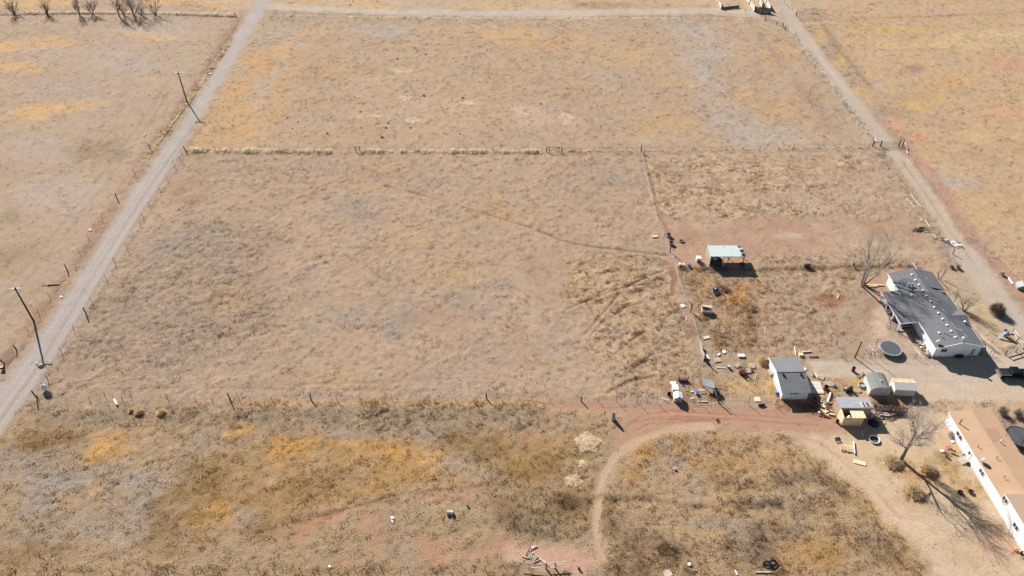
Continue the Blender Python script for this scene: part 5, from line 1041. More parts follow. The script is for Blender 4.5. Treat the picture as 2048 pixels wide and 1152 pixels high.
def pallet(label, u, v, rz_, w_=1.2, l_=1.05, mt=PALLET, z=None, tilt=0.0, grp='wooden pallets lying about the yards'):
    x, y = G(u, v); t = thing('pallet', label, 'pallet', (x, y), rz_, grp, z=(gz(x, y) + .06 if z is None else z)); t.rotation_euler = (tilt, 0, rz_)
    for k in range(5): MB().box((0, -l_ / 2 + .09 + k * (l_ - .18) / 4, .13), (w_, .13, .03)).build('deck_board', mt, t)
    for k in range(3): MB().box((-w_ / 2 + .06 + k * (w_ - .12) / 2, 0, .06), (.1, l_, .1)).build('stringer', mt, t)
    return t
def barrel(label, u, v, r, h, mt, inside=BLACK, name='barrel', cat='barrel', z=None):
    x, y = G(u, v); t = thing(name, label, cat, (x, y), 0, z=z)
    MB().lathe([(r * .96, 0), (r, .03), (r, h * .33), (r * 1.04, h * .35), (r, h * .37), (r, h * .66), (r * 1.04, h * .68), (r, h * .7), (r, h), (r * .92, h), (r * .92, h * .5), (0, h * .5)], 16).build('body', mt, t)
    MB().torus(r * .97, .025, (0, 0, h), None, 16, 5).build('rim', mt, t); MB().lathe([(r * .9, h * .52), (0, h * .53)], 14).build('dark_inside', inside, t); return t
def bin_(label, u, v, a, b, h, mt, rz_=0, name='bin', cat='bin', lid=True, lm=None):
    x, y = G(u, v); t = thing(name, label, cat, (x, y), rz_)
    k = .9; MB().add([(sx * a / 2 * (k if z == 0 else 1), sy * b / 2 * (k if z == 0 else 1), z) for z in (0, h) for sx, sy in ((-1, -1), (1, -1), (1, 1), (-1, 1))], [(3, 2, 1, 0), (0, 1, 5, 4), (1, 2, 6, 5), (2, 3, 7, 6), (3, 0, 4, 7)] + ([(4, 5, 6, 7)])).build('body', mt, t)
    if lid: MB().box((0, 0, h + .03), (a * 1.06, b * 1.06, .06)).build('lid', lm or mt, t)
    else: MB().box((0, 0, h + .005), (a * .86, b * .86, .01)).build('dark_inside', BLACK, t)
    return t
# paddock corner
barrel('upper of the two cut tubs beside the mesh fence', 1337, 473, .52, .75, GREYPL, name='tub', cat='tub'); barrel('lower of the two cut tubs beside the mesh fence', 1342, 489, .52, .75, GREYPL, name='tub', cat='tub')
tire('large pale-edged tire lying on the bare paddock', G(1363, 483), .02, .48, .15, mt=mat('dusty_rubber', (.16, .14, .1), .9, .3, 4))
pallet('pallet of pale slats on grass left of the two tubs', 1310, 474, .1, 1.3, .7, PALEWOOD)
t = bin_('white plastic crate with dark opening standing on the bare paddock', 1396, 522, 1.0, .9, 1.05, PLASTIC, 0, 'crate', 'crate'); MB().box((.08, -.46, .35), (.55, .03, .4)).build('opening', BLACK, t)
bin_('blue drum on the fence line left of the shelter', 1378, 533, .55, .55, .6, BLUE, .4, 'drum', 'drum')
bin_('left white feed sack at the fence corner of the paddock', 1359, 531, .5, .5, .5, PLASTIC, .2, 'sack', 'sack'); bin_('right white feed sack beside the fence corner post', 1366, 532, .4, .45, .5, PLASTIC, .6, 'sack', 'sack')
plank('white plank in the trampled grass right of the middle trails', (1292, 552), (1308, 560)); plank('thin white plank parallel to the other one by the trails', (1296, 551), (1309, 558), .1)
t = thing('hay_rack', 'brown slatted hay rack on the yard fence', 'hay rack', G(1613, 535), 0)
for k in range(7): MB().box((-.6 + k * .2, 0, .5), (.14, .1, 1.0), rx=.2).build('slat', RUST if k % 2 else WOOD, t)
MB().box((0, .25, .5), (1.3, .06, .9), rx=-.2).build('back', WOOD, t); MB().box((0, .1, .98), (1.4, .1, .08)).build('rail', PALEWOOD, t)
t = thing('chair', 'blue chair standing in dry grass behind the pale tree', 'chair', G(1707, 535), .4)
MB().box((0, 0, .42), (.5, .5, .06)).build('seat', BLUE, t); MB().box((0, .24, .7), (.5, .06, .55)).build('backrest', BLUE, t)
for sx in (-1, 1):
    for sy in (-1, 1): MB().tube([(sx * .2, sy * .2, 0), (sx * .22, sy * .22, .42)], .025, 5).build('leg', STEEL, t)
plank('long tan timber lying between the pale tree and the house', (1728, 571), (1768, 571.5), .22, .2, PLY); plank('shorter tan timber beside the long one by the house', (1738, 574), (1754, 573.5), .2, .18, PLY)
plank('thin white pole leaning behind the far gable of the house', (1826, 527), (1834, 541), .08, .08, TRIM, .1); plank('pale board half buried in the dug red patch', (1677, 591), (1674, 598), .25, .1, PLY)
# white poles along the track
for k, (a, b) in enumerate((((1820, 390), (1842, 415)), ((1818, 402), (1830, 416)), ((1813, 396), (1816, 404)), ((1850, 440), (1860, 456)), ((1841, 437), (1844, 442)), ((1866, 469), (1872, 477)))):
    plank(('longest white pole lying left of the track', 'thin white pole parallel to the longest one', 'shortest upper white stick left of the thin pole', 'thick white pole lying below the longest one', 'pinkish stick beside the thick white pole', 'white pole nearest the heap of white boards')[k], a, b, .16, .12, PALEWOOD, .08, 'pole', 'pole')
plank('white pipe leaning on the gate end post', (1806, 289), (1812, 297), .12, .1, TRIM, .9, 'pipe', 'pipe', .6); plank('white pipe lying below the gate end', (1812, 298), (1815, 308), .1, .1, TRIM, .1, 'pipe', 'pipe'); plank('white stake by the track left of the gate', (1749, 277), (1753, 284), .12, .1, TRIM, .1, 'stake', 'stake')
t = thing('branch_pile', 'pile of dark sticks on the bare paddock beside the track', 'sticks', G(1841, 460), 0)
for k in range(16): s = rr.uniform(-1.2, 1.2); MB().tube([(s - rr.uniform(.4, 1.3), rr.uniform(-.9, .9), .08 + .3 * rr.random()), (s + rr.uniform(.4, 1.2), rr.uniform(-.9, .9), .1 + .3 * rr.random())], .06, 5).build('stick', DBARK, t)
t = thing('board_heap', 'heap of broken white boards beside the track', 'boards', G(1898, 486), -.75)
for k in range(18): MB().box((rr.uniform(-2.2, 2.2), rr.uniform(-.7, .7), .12 + rr.random() * .4), (rr.uniform(.8, 2.0), .2, .05), rz=rr.gauss(0, .5), ry=rr.gauss(0, .2)).build('board', PLASTIC if k % 4 else STEEL, t)
t = thing('post', 'short dark gatepost with long shadow at the paddock corner', 'post', G(1905, 508), 0); MB().tube([(0, 0, -.2), (.03, 0, 1.4)], .11, 7).build('shaft', WOOD, t); MB().lathe([(.13, 1.4), (.13, 1.45), (0, 1.48)], 7, (.03, 0, 0)).build('cap', WOOD, t)
panel('white sheet lying on the verge right of the track', ((2014, 554), (2018, 554), (2027, 567), (2023, 568)), (.1,) * 4, PLASTIC)
t = thing('animal_hutch', 'small grey frame hutch with white edge at the right edge', 'hutch', G(2041, 575), -.2)
MB().extr([(-.9, 0), (-.9, .5), (0, 1.1), (.9, .5), (.9, 0)], 'y', -.8, .8).build('body', GREYPL, t); MB().box((.5, 0, .86), (1.15, 1.75, .06), ry=.58).build('roof_panel', TRIM, t); MB().box((-.5, 0, .86), (1.15, 1.75, .06), ry=-.58).build('roof_panel', GREYPL, t)
t = thing('reel_stand', 'small dark metal reel stand on the verge above the white sheet', 'stand', G(2003, 550), .3)
for s in (-.3, .3): MB().tube([(s, -.4, 0), (s, 0, .8), (s, .4, 0)], .05, 5).build('leg', STEEL, t)
MB().lathe([(.35, -.2), (.35, .2)], 12, (0, 0, .5), Euler((0, math.pi / 2, 0)).to_matrix()).build('drum', GREYPL, t)
# weedy yard
t = thing('old_tub', 'dented grey metal tub tipped in the weeds', 'tub', G(1430, 584), .3)
MB().lathe([(.75, .1), (.9, .6), (.82, .6), (.68, .2), (0, .18)], 14, m=Euler((.35, .2, 0)).to_matrix()).build('body', GREYPL, t); MB().box((.4, -.5, .25), (.8, .5, .3), rz=.5).build('scrap', BLACK, t); MB().lathe([(.28, .5), (.3, .7), (0, .8)], 9, (.1, .4, 0)).build('lid', PLASTIC, t)
t = thing('brush_pile', 'brown pile of rusty branches in the golden weeds', 'branches', G(1446, 580), 0)
for k in range(22): MB().tube([(rr.gauss(0, .8), rr.gauss(0, .6), rr.random() * .5), (rr.gauss(0, .8), rr.gauss(0, .6), .1 + rr.random() * .7)], .05, 5).build('branch', RUST if k % 2 else DBARK, t)
x, y = G(1403.5, 628.5); t = thing('broken_hutch', 'roofless hutch of pale boards fallen open in the weeds', 'hutch', (x, y), -.04)
MB().box((1.15, 0, .35), (2.3, .06, .7)).build('front', PALEWOOD, t); MB().box((0, .75, .4), (.06, 1.5, .8)).build('side', PALEWOOD, t); MB().box((1.0, 1.5, .45), (2.0, .06, .9), rz=-.12).build('back', WOOD, t); MB().slab([(.1, .1, .06), (2.3, .1, .1), (2.1, 1.3, .12), (.1, 1.4, .1)], .04).build('floor', PLASTIC, t); MB().slab([(.1, 1.1, .95), (2.0, .75, .9), (2.0, 1.5, .95), (.1, 1.6, 1.0)], .04).build('roof_strip', PALEWOOD, t); MB().box((1.0, .7, .3), (.06, 1.2, .4)).build('divider', DARKWOOD, t)
panel('white torn sheet in grass left of the leaning fence post', ((1360, 610), (1366, 608), (1372, 613), (1364, 616)), (.15, .2, .1, .1), PLASTIC)
panel('narrow white board standing left of the roofless hutch', ((1395, 609), (1398, 608), (1398, 617), (1396, 617)), (.9, .9, .1, .1), PALEWOOD); plank('white stick below the leaning fence post', (1372, 632), (1373.5, 641), .12)
pallet('pallet of three pale slats alone in the weedy yard', 1412.5, 676, .25, 1.3, .7, PALEWOOD)
t = thing('tarp_screen', 'sagging white tarp tied along the mesh fence end', 'tarp', G(1408, 722), 0)
A = [Vector((*G(*p), 0)) - t.location for p in ((1399, 690), (1402, 706), (1408, 722))]
for a in A: a.z = 0
MB().add([A[0] + Vector((0, 0, .2)), A[1] + Vector((0, 0, .1)), A[2] + Vector((0, 0, .2)), A[2] + Vector((0, 0, 1.5)), A[1] + Vector((.1, 0, 1.1)), A[0] + Vector((.05, 0, 1.3))], [(0, 1, 4, 5), (1, 2, 3, 4)]).build('sheet', GALV, t)
MB().slab([A[2] + Vector((.2, .5, .5)), A[2] + Vector((1.2, .3, .15)), A[2] + Vector((1.0, 1.4, .2)), A[2] + Vector((.2, 1.9, .5))], .03).build('flap', PLASTIC, t)
panel('white board lying upper of two scraps in the middle yard', ((1444, 701), (1450, 700), (1452, 705), (1447, 707)), (.15,) * 4, PLASTIC); panel('white board lying lower of two scraps in the middle yard', ((1434, 709), (1439, 706), (1441, 709), (1436, 712)), (.12,) * 4, PLASTIC)
bin_('flat white chest lying in the grass above the pallets', 1482, 713, 1.15, .65, .3, PLASTIC, 0, 'chest', 'chest')
pallet('grey weathered pallet near the sagging white tarp', 1434.5, 721, .15, 1.25, 1.0, PALLET); pallet('pale pallet tilted between the blue bucket and rusty cage', 1474, 732, .75, 1.1, .8, PALEWOOD, tilt=.2); pallet('square pallet nearest the straw-coloured weed clump', 1502.5, 733, -.12, 1.2, 1.1, PALLET, z=.15); pallet('pallet leaning on the rusty mesh cage', 1495, 743, .1, 1.1, 1.0, PALLET, z=.2, tilt=.15)
t = thing('rusty_cage', 'rusty mesh burn cage standing among the pallets', 'cage', G(1484, 747), 0)
for k in range(8): MB().tube([(.6 * math.cos(k * .785), .6 * math.sin(k * .785), 0), (.6 * math.cos(k * .785), .6 * math.sin(k * .785), 1.15)], .06, 5).build('bar', RUST, t)
for z in (.1, .5, .85, 1.15): MB().torus(.6, .045, (0, 0, z), None, 16, 5).build('hoop', RUST, t)
MB().lathe([(.5, 0), (.5, .5), (0, .6)], 10).build('ash', RUST, t)
bin_('round blue bucket in the middle yard', 1457, 736, .42, .42, .5, BLUE, .3, 'bucket', 'bucket', lm=mat('pale_blue_lid', (.3, .5, .75), .4, .1, 2)); plank('left of two tan planks in line with the blue bucket', (1433, 735), (1442, 735.5), .25); plank('right of two tan planks in line with the blue bucket', (1443.5, 736), (1452, 737), .22)
bin_('small orange crate beside the leaning pallet', 1503, 741, .45, .4, .35, mat('faded_orange', (.5, .22, .05), .8, .2, 3), .2, 'crate', 'crate', False)
plank('white stick standing out in the tall weeds', (1529.5, 655), (1530.5, 669), .14); plank('white stick lying left of the garden shed', (1513, 748), (1510, 759), .12); plank('short white lath in the weeds left of the upright stick', (1516, 645), (1513, 655), .08)
panel('square tan cardboard sheet near the long fence', ((1508, 794), (1520, 794), (1521.5, 803), (1509, 803)), (.08,) * 4, PLY)
t = thing('tarp_bundle', 'dark blue bundle lying on the long fence line', 'bundle', G(1523, 811), .1); MB().lathe([(.1, -.7), (.25, -.4), (.22, .3), (.08, .7)], 9, (0, 0, .2), Euler((0, math.pi / 2, 0)).to_matrix()).build('roll', HEAP, t); MB().torus(.24, .03, (-.2, 0, .2), Euler((0, math.pi / 2, 0)).to_matrix(), 12, 5).build('strap', BLUE, t)
# small animal pen
t = bin_('white plastic kennel with a pallet behind it', 1349, 781, 1.05, 1.1, .95, PLASTIC, 0, 'kennel', 'kennel'); MB().box((0, -.54, .45), (.8, .04, .5)).build('opening', GREYPL, t)
pallet('white pallet lying behind the plastic kennel', 1346, 767, 0, 1.1, .8, PLASTIC)
t = thing('plastic_shed', 'small pale plastic shed with peaked roof beside the black tub', 'shed', G(1347.5, 804.5), 0)
MB().extr([(0, 0), (0, 1.15), (.72, 1.5), (1.45, 1.15), (1.45, 0)], 'y', 0, 1.25).build('wall', mat('shaded_plastic', (.55, .48, .45), .6, .06, 1, wave=('X', 3, .3)), t)
for s in (0, 1): MB().slab([(-.08, -.1, 1.16), (.725, -.1, 1.56), (.725, 1.35, 1.56), (-.08, 1.35, 1.16)] if s == 0 else [(.725, -.1, 1.56), (1.53, -.1, 1.16), (1.53, 1.35, 1.16), (.725, 1.35, 1.56)], .05).build('roof_panel', PLASTIC, t)
for k in range(3): MB().box((.72, .2 + k * .45, 1.58), (.5, .05, .04)).build('roof_rib', PLASTIC, t)
MB().box((.72, -.02, .55), (.03, .03, 1.0)).build('door_seam', GREYPL, t)
barrel('black open tub standing left of the plastic shed', 1338, 790, .34, .5, BLACK, name='tub', cat='tub')
t = thing('trough', 'dark wooden feed trough between two posts in the pen', 'trough', G(1366, 762), .02)
MB().box((0, 0, .35), (1.7, .5, .3)).build('trough_body', DARKWOOD, t)
for s in (-.85, .85): MB().tube([(s, 0, -.1), (s, .05, 1.2)], .08, 6).build('post', DARKWOOD, t)
x, y = G(1408, 783); t = thing('lean_to', 'tilted grey sheet-metal lean-to over the small pen', 'lean-to', (x, y), 0, z=0)
rel = lambda u, v, z: Vector((*G(u, v, z), z)) - Vector((x, y, 0))
rp = [rel(1408, 771, 1.2), rel(1429.5, 777, 1.5), rel(1424.7, 760, 1.9), rel(1402.5, 755.5, 1.6)]
MB().slab(rp, .04).build('metal_roof', GALV2, t)
for p, s in zip(rp, (1, 1, 1, 1)): MB().tube([(p.x * .98, p.y * .98, -.1), (p.x * .98, p.y * .98, p.z - .06)], .06, 6).build('post', WOOD, t)
MB().tube([rp[0] - Vector((.2, 0, .08)), rp[1] - Vector((0, 0, .08))], .05, 5).build('beam', DARKWOOD, t)
MB().box((2.1, -.35, .5), (.9, .9, 1.0)).build('nest_box', DARKWOOD, t)
panel('upper of two pale sheets standing along the pen side', ((1427.5, 778), (1430, 779), (1434, 791), (1431.5, 791)), (1.3, 1.3, .2, .2), PLASTIC); panel('lower of two pale sheets standing along the pen side', ((1432, 792), (1434.5, 792), (1438, 804), (1435.5, 805)), (1.2, 1.2, .1, .1), GALV2)
plank('white pipe lying across the small pen', (1397, 783.5), (1410, 783.5), .14, .12, TRIM, .4, 'pipe', 'pipe'); plank('tan timber lying at the front of the small pen', (1396, 804), (1415, 804.5), .16, .1); plank('white pipe leaning on the fence left of the plastic shed', (1324, 798), (1336, 803), .1, .08, TRIM, .3, 'pipe', 'pipe')
bin_('blue and white feeder in the middle of the pen', 1393, 787, .6, .5, .5, PLASTIC, .2, 'feeder', 'feeder', lm=BLUE); panel('white scrap of sheeting left of the pen feeder', ((1380, 782), (1386, 780), (1388, 784), (1382, 785)), (.1,) * 4, GALV); panel('white scrap lying toward the front of the pen', ((1381, 797), (1387, 795), (1387.5, 797), (1382, 798.5)), (.1,) * 4, PLASTIC)
panel('thin blue tray beside the feed trough', ((1363, 770), (1369, 770), (1369, 772), (1364, 772)), (.08,) * 4, BLUE)
# white frame by the driveway
t = thing('timber_frame', 'white timber frame with tan box beside the driveway', 'frame', G(1597, 711), 0)
MB().tube([(-.45, .1, .1), (-.4, 1.9, .5)], .08, 5).build('white_post', TRIM, t); MB().tube([(-.4, 1.1, .4), (.2, .2, .2)], .08, 5).build('brace', PALEWOOD, t); MB().box((.4, 0, .25), (.75, .7, .5)).build('tan_box', PLY, t); MB().tube([(.35, .4, .5), (.3, .9, .7)], .1, 5).build('stub', PALEWOOD, t)
plank('grey beam lying right of the white frame', (1603.5, 704.6), (1622, 703.6), .22, .15, PALEWOOD); plank('dark timber lying along the driveway edge', (1618, 714.5), (1637, 714.5), .12, .14, DARKWOOD)
panel('plywood sheet leaning on the left wall of the garden shed', ((1535, 741), (1540, 735.5), (1545.5, 746.5), (1540.5, 751)), (.3, 1.2, 1.2, .2), PALEWOOD)
bin_('blue bin standing against the garden shed front corner', 1553, 787.5, .45, .45, .6, BLUE, .1, lm=mat('bright_blue_lid', (.1, .32, .7), .5, .1, 2))
panel('white bag flattened on the driveway behind the garden shed', ((1607.5, 736), (1612.5, 736), (1611.5, 741), (1609, 740)), (.1,) * 4, PLASTIC)
# pallets and scrap by the shed
x, y = G(1620, 788); t = thing('pallet_deck', 'large deck of pale pallets half shaded by the garden shed', 'deck', (x, y), 0, z=.02)
rl = lambda u, v, z=.22: Vector((*G(u, v, z), z)) - Vector((x, y, .02))
a0, a1, b0, b1 = rl(1616, 761), rl(1640, 763), rl(1634, 787), rl(1649, 786)
c0, c1 = rl(1623, 787), rl(1649, 787)
for k in range(17):
    s = k / 17; p = a0.lerp(c0, s); q = a1.lerp(c1, s); s2 = (k + .72) / 17; p2 = a0.lerp(c0, s2); q2 = a1.lerp(c1, s2)
    MB().slab([p2, q2, q, p], .04).build('deck_board', WHITEWOOD if k % 5 else PALEWOOD, t)
for s in (.03, .5, .97): A_, B_ = a0.lerp(a1, s), c0.lerp(c1, s); MB().slab([B_ + Vector((-.06, 0, -.05)), B_ + Vector((.06, 0, -.05)), A_ + Vector((.06, 0, -.05)), A_ + Vector((-.06, 0, -.05))], .12).build('stringer', DARKWOOD, t)
pallet('pallet nearest the driveway behind the pallet deck', 1641, 755, -.5, 1.2, 1.1, PALLET); plank('pale board lying beside the pallet nearest the driveway', (1629, 745), (1637, 758), .35); pallet('broken pallet right of the pallet deck', 1655.5, 769, .12, 1.3, 1.1, PALLET)
t = thing('wire_cage', 'grey-green wire cage on the dry grass by the broken pallet', 'cage', G(1667, 772), .1)
for z in (.05, .35, .65): MB().tube([(-.45, -.45, z), (.45, -.45, z), (.45, .45, z), (-.45, .45, z), (-.45, -.45, z)], .025, 4).build('ring', GREYPL, t)
for sx in (-.45, 0, .45):
    for sy in (-.45, .45): MB().tube([(sx, sy, 0), (sx, sy, .65)], .02, 4).build('bar', GREYPL, t)
MB().lathe([(.3, .05), (.34, .35), (0, .5)], 9).build('contents', GREYPL, t)
barrel('dark red barrel at the corner of the pallet deck', 1651, 779, .42, .8, RUST); panel('pink plastic sled beside the dark red barrel', ((1645, 780), (1648, 782), (1652, 785), (1648, 786)), (.12,) * 4, RED, name='sled', cat='sled')
barrel('dark red tub in the shadow beside the garden shed', 1628.5, 800, .36, .45, RED, HEAP, 'tub', 'tub'); bin_('small white bucket behind the garden shed', 1625, 751, .35, .35, .35, PLASTIC, .2, 'bucket', 'bucket', False)
plank('white beam slanting through the scrap wood', (1659.7, 788), (1653.5, 806.7), .28, .16, TRIM, .3)
t = thing('scrap_wood', 'scatter of broken pale planks between the shed and coop', 'scrap wood', G(1650, 803), 0)
for k in range(34): MB().box((rr.gauss(0, .9), rr.gauss(-.3, 1.5), .08 + rr.random() * .25), (rr.uniform(.4, 1.3), .12, .05), rz=rr.uniform(0, 3.1), ry=rr.gauss(0, .1)).build('board', (PALEWOOD, PALLET, WOOD)[k % 3], t)
t = thing('scrap_wood', 'heap of new tan offcuts left of the plywood coop', 'scrap wood', G(1653, 824), 0)
for k in range(20): MB().box((rr.gauss(0, .7), rr.gauss(0, .7), .08 + rr.random() * .3), (rr.uniform(.4, 1.0), rr.uniform(.12, .5), .05), rz=rr.uniform(0, 3.1)).build('board', PLY if k % 3 else DARKWOOD, t)
plank('red painted pipe lying left of the plywood coop', (1643, 833), (1660, 836), .12, .1, RED, .1, 'pipe', 'pipe')
barrel('black bucket at the front corner of the plywood coop', 1674, 845, .26, .6, BLACK, name='bucket', cat='bucket')
t = thing('lawn_mower', 'old black and grey mower parked in dry grass', 'mower', G(1696, 782), .2)
MB().box((0, 0, .35), (1.2, .7, .3)).build('deck', BLACK, t); MB().lathe([(.3, .5), (.32, .8), (.1, .95), (0, .95)], 10, (-.45, .1, 0)).build('engine', GREYPL, t); MB().box((.4, 0, .75), (.45, .5, .5)).build('seat', BLACK, t)
for sx in (-.5, .5):
    for sy in (-.38, .38): MB().torus(.18, .08, (sx, sy, .26), Euler((math.pi / 2, 0, 0)).to_matrix(), 12, 6).build('wheel', BLACK, t)
panel('large tan tarp sheet beside the mower', ((1700, 775), (1703, 783), (1719.5, 786), (1722, 779)), (.35, .08, .08, .3), mat('tan_tarp', alb((240, 214, 176)), .8, .1, 1.5), name='tarp', cat='tarp'); panel('plywood strip standing between the mower and tarp', ((1699, 772), (1701, 771), (1701, 778), (1699, 779)), (.9, .9, .1, .1), WOOD)
barrel('shallow galvanised tub by the rounded shed wall', 1723, 772, .6, .4, GALV, GREYPL, 'tub', 'tub')
barrel('rusty burn barrel standing alone on the driveway', 1705.5, 742, .32, .95, RUST)
t = thing('firewood', 'few pale split logs at the back corner of the rounded shed', 'logs', G(1721, 752), .5)
for k in range(7): MB().tube([(-.8 + k * .25, -.3 + .1 * (k % 3), .1), (-.5 + k * .25, .4, .2)], .1, 6).build('log', PALEWOOD if k % 2 else DARKWOOD, t)
# behind and in front of the coop
t = thing('crate_heap', 'heap of broken pale crates behind the plywood coop', 'crates', G(1764, 829), 0)
for k in range(24): MB().box((rr.gauss(0, .8), rr.gauss(0, .5), .1 + rr.random() * .6), (rr.uniform(.5, 1.3), .12, .05), rz=rr.uniform(-.6, .6), ry=rr.gauss(0, .3)).build('slat', PALEWOOD if k % 3 else WOOD, t)
t = thing('log', 'long grey log lying along the slat fence', 'log', G(1791, 828), -.06); MB().tube([(-1.4, 0, .25), (0, .03, .27), (1.4, 0, .25)], [.2, .19, .17], 8).build('trunk', WOOD, t); MB().tube([(.6, .05, .35), (.9, .3, .7)], .06, 5).build('stub', WOOD, t)
t = thing('tarp_heap', 'dark blue tarp heap in the shade right of the coop', 'tarp', G(1747, 847), 0); MB().lathe([(1.0, 0), (.95, .3), (.6, .6), (.2, .7), (0, .7)], 9).build('heap', HEAP, t); MB().tube([(.3, .1, .72), (2.0, .4, .3)], .05, 5).build('pole', PALEWOOD, t)
bin_('white jug standing at the right corner of the coop', 1743, 834, .3, .3, .45, PLASTIC, 0, 'jug', 'jug')
t = thing('pool', 'round white-rimmed pool half in the coop shadow', 'pool', G(1748, 880), 0); MB().lathe([(.8, 0), (.86, .3), (.92, .32), (.92, .28), (.8, .26), (.74, .06), (0, .05)], 24).build('wall', PLASTIC, t); MB().lathe([(.74, .12), (0, .13)], 20).build('sludge', DARKWOOD, t)
t = thing('branch', 'bleached forked branch lying in the coop shadow', 'branch', G(1724.5, 868), 0); MB().tube([(-.3, -.9, .1), (0, 0, .2), (.2, .9, .15)], [.1, .12, .06], 6).build('stem', PALEWOOD, t); MB().tube([(0, .1, .2), (.7, .6, .3)], .06, 5).tube([(-.1, -.3, .18), (-.6, -.5, .1)], .06, 5).build('fork', PALEWOOD, t)
t = thing('cart', 'black two-wheeled cart standing near the tan pallets', 'cart', G(1674.5, 882), .1); MB().box((0, 0, .55), (.75, .6, .25)).build('tray', BLACK, t)
for s in (-.3, .3): MB().torus(.22, .05, (s, .25, .27), Euler((0, math.pi / 2, 0)).to_matrix(), 12, 5).build('wheel', BLACK, t); MB().tube([(s, -.25, 0), (s, -.25, .5)], .03, 5).build('leg', STEEL, t)
pallet('left tan pallet of the touching pair near the coop', 1686.5, 896, -.1, 1.25, 1.25, PLY, z=.2); pallet('right tan pallet of the touching pair near the coop', 1699, 899, -.12, 1.1, 1.3, PLY, z=.12)
plank('long white board standing on edge beside the tan pallets', (1706.5, 884), (1709, 909), .08, .3, TRIM, .05); panel('plywood sheet lying flat in the pale yard', ((1706.5, 918), (1706.5, 925.5), (1732, 932), (1732, 924.5)), (.06,) * 4, PLY)
# by the long white wall
panel('red cloth on the ground near the long white wall', ((1891, 893), (1900, 891), (1903, 896), (1895, 899)), (.12,) * 4, mat('faded_red_cloth', (.55, .12, .1), .8, .2, 3), name='cloth', cat='cloth'); panel('white board left of the red cloth', ((1879, 899), (1888, 899), (1890, 904), (1881, 904)), (.1,) * 4, PLASTIC)
plank('dark bench plank behind the pale steps', (1896, 901), (1910, 907), .35, .1, DARKWOOD, .4); plank('dark bench plank left of the other one', (1885, 907), (1894, 915), .4, .1, DARKWOOD, .4)
bin_('bright blue tub on the ground by the pale steps', 1928.5, 913, .55, .5, .5, BLUE, .3, 'tub', 'tub', False); panel('white sheet of plastic near the house corner shrub', ((1900, 882), (1907, 880), (1911, 884), (1904, 886)), (.1,) * 4, PLASTIC)
bin_('dark crate under the foot of the pale steps', 1937, 928, .6, .5, .5, DARKWOOD, .3, 'crate', 'crate', False)
for k, (u, v, lb) in enumerate(((1920, 986, 'left of two dark planters in the grass by the white wall'), (1941, 985, 'right of two dark planters in the grass by the white wall'))):
    barrel(lb, u, v, .42, .3, RUST if k else HEAP, BLACK, 'planter', 'planter')
t = thing('toy_truck', 'orange toy at the lower corner of the white wall', 'toy', G(2032, 1102), .4); MB().box((0, 0, .18), (.55, .3, .22)).build('body', ORANGE, t); MB().box((.15, 0, .36), (.22, .26, .16)).build('cab', ORANGE, t)
for sx in (-.2, .2): MB().box((sx, 0, .07), (.14, .34, .14)).build('wheels', BLACK, t)
t = thing('chair', 'dark folding chair cut off by the lower right edge', 'chair', G(2042, 1112), .3); MB().box((0, 0, .42), (.5, .5, .05)).build('seat', BLACK, t); MB().box((0, .25, .7), (.5, .05, .6)).build('backrest', HEAP, t)
for sx in (-.2, .2): MB().tube([(sx, -.22, 0), (sx, .22, .9)], .025, 5).build('leg', STEEL, t)
plank('pale timber on bare ground under the tree crown', (1847, 858), (1861, 871), .2, .1); plank('short pale timber in line with the longer one under the crown', (1840, 842), (1847, 851), .2, .1)
t = thing('ball', 'orange ball beside the poled trampoline', 'ball', G(2034, 887), 0); MB().lathe([(0, 0), (.12, .04), (.17, .17), (.12, .3), (0, .34)], 12).build('skin', ORANGE, t); MB().torus(.165, .012, (0, 0, .17), None, 14, 4).build('seam', DARKWOOD, t)
# open ground, lower half
t = thing('old_post', 'weathered wooden shelter post with dark side on the red ground', 'post', G(1226, 842), 0); MB().slab([(-.3, 0, 0), (.3, 0, 0), (.12, .35, 2.0), (-.25, .35, 2.0)], .12).build('plank', PALEWOOD, t); MB().box((.28, .25, .8), (.12, .5, 1.6), ry=-.12).build('side', DARKWOOD, t); MB().box((0, .5, .5), (.5, .1, 1.0)).build('back', WOOD, t)
t = thing('tumbleweed', 'small dark tumbleweed on the red track', 'weed', G(1435, 842), 0)
for k in range(40): az = rr.uniform(0, 6.28); MB().tube([(0, 0, .1), (.4 * math.cos(az), .4 * math.sin(az), rr.random() * .5)], [.03, .015], 3, cap=False).build('twig', RUST, t)
x, y = G(1092, 1137); t = thing('rail_fence', 'broken log rail fence with two posts on pale dirt', 'fence', (x, y), 0)
r2 = lambda u, v, z=.0: Vector((*G(u, v, z), z)) - Vector((x, y, 0))
for u, v in ((1092, 1137), (1110, 1136)): p = r2(u, v); MB().tube([p + Vector((0, 0, -.2)), p + Vector((0, 0, 1.5))], .13, 8).build('post', WOOD, t)
for a, b in (((1037, 1126), (1099, 1133)), ((1063, 1136), (1092, 1134)), ((1097, 1128), (1131, 1123.5)), ((1096, 1134), (1129, 1128)), ((1098, 1137), (1114, 1134))): MB().tube([r2(*a, .9), r2(*b, 1.0)], .085, 6).build('rail', PALEWOOD if a[0] != 1037 else WOOD, t)
t = thing('log_pile', 'row of pale poles spilled up-slope from the broken rail fence', 'logs', G(1072, 1115), 0); o = t.location
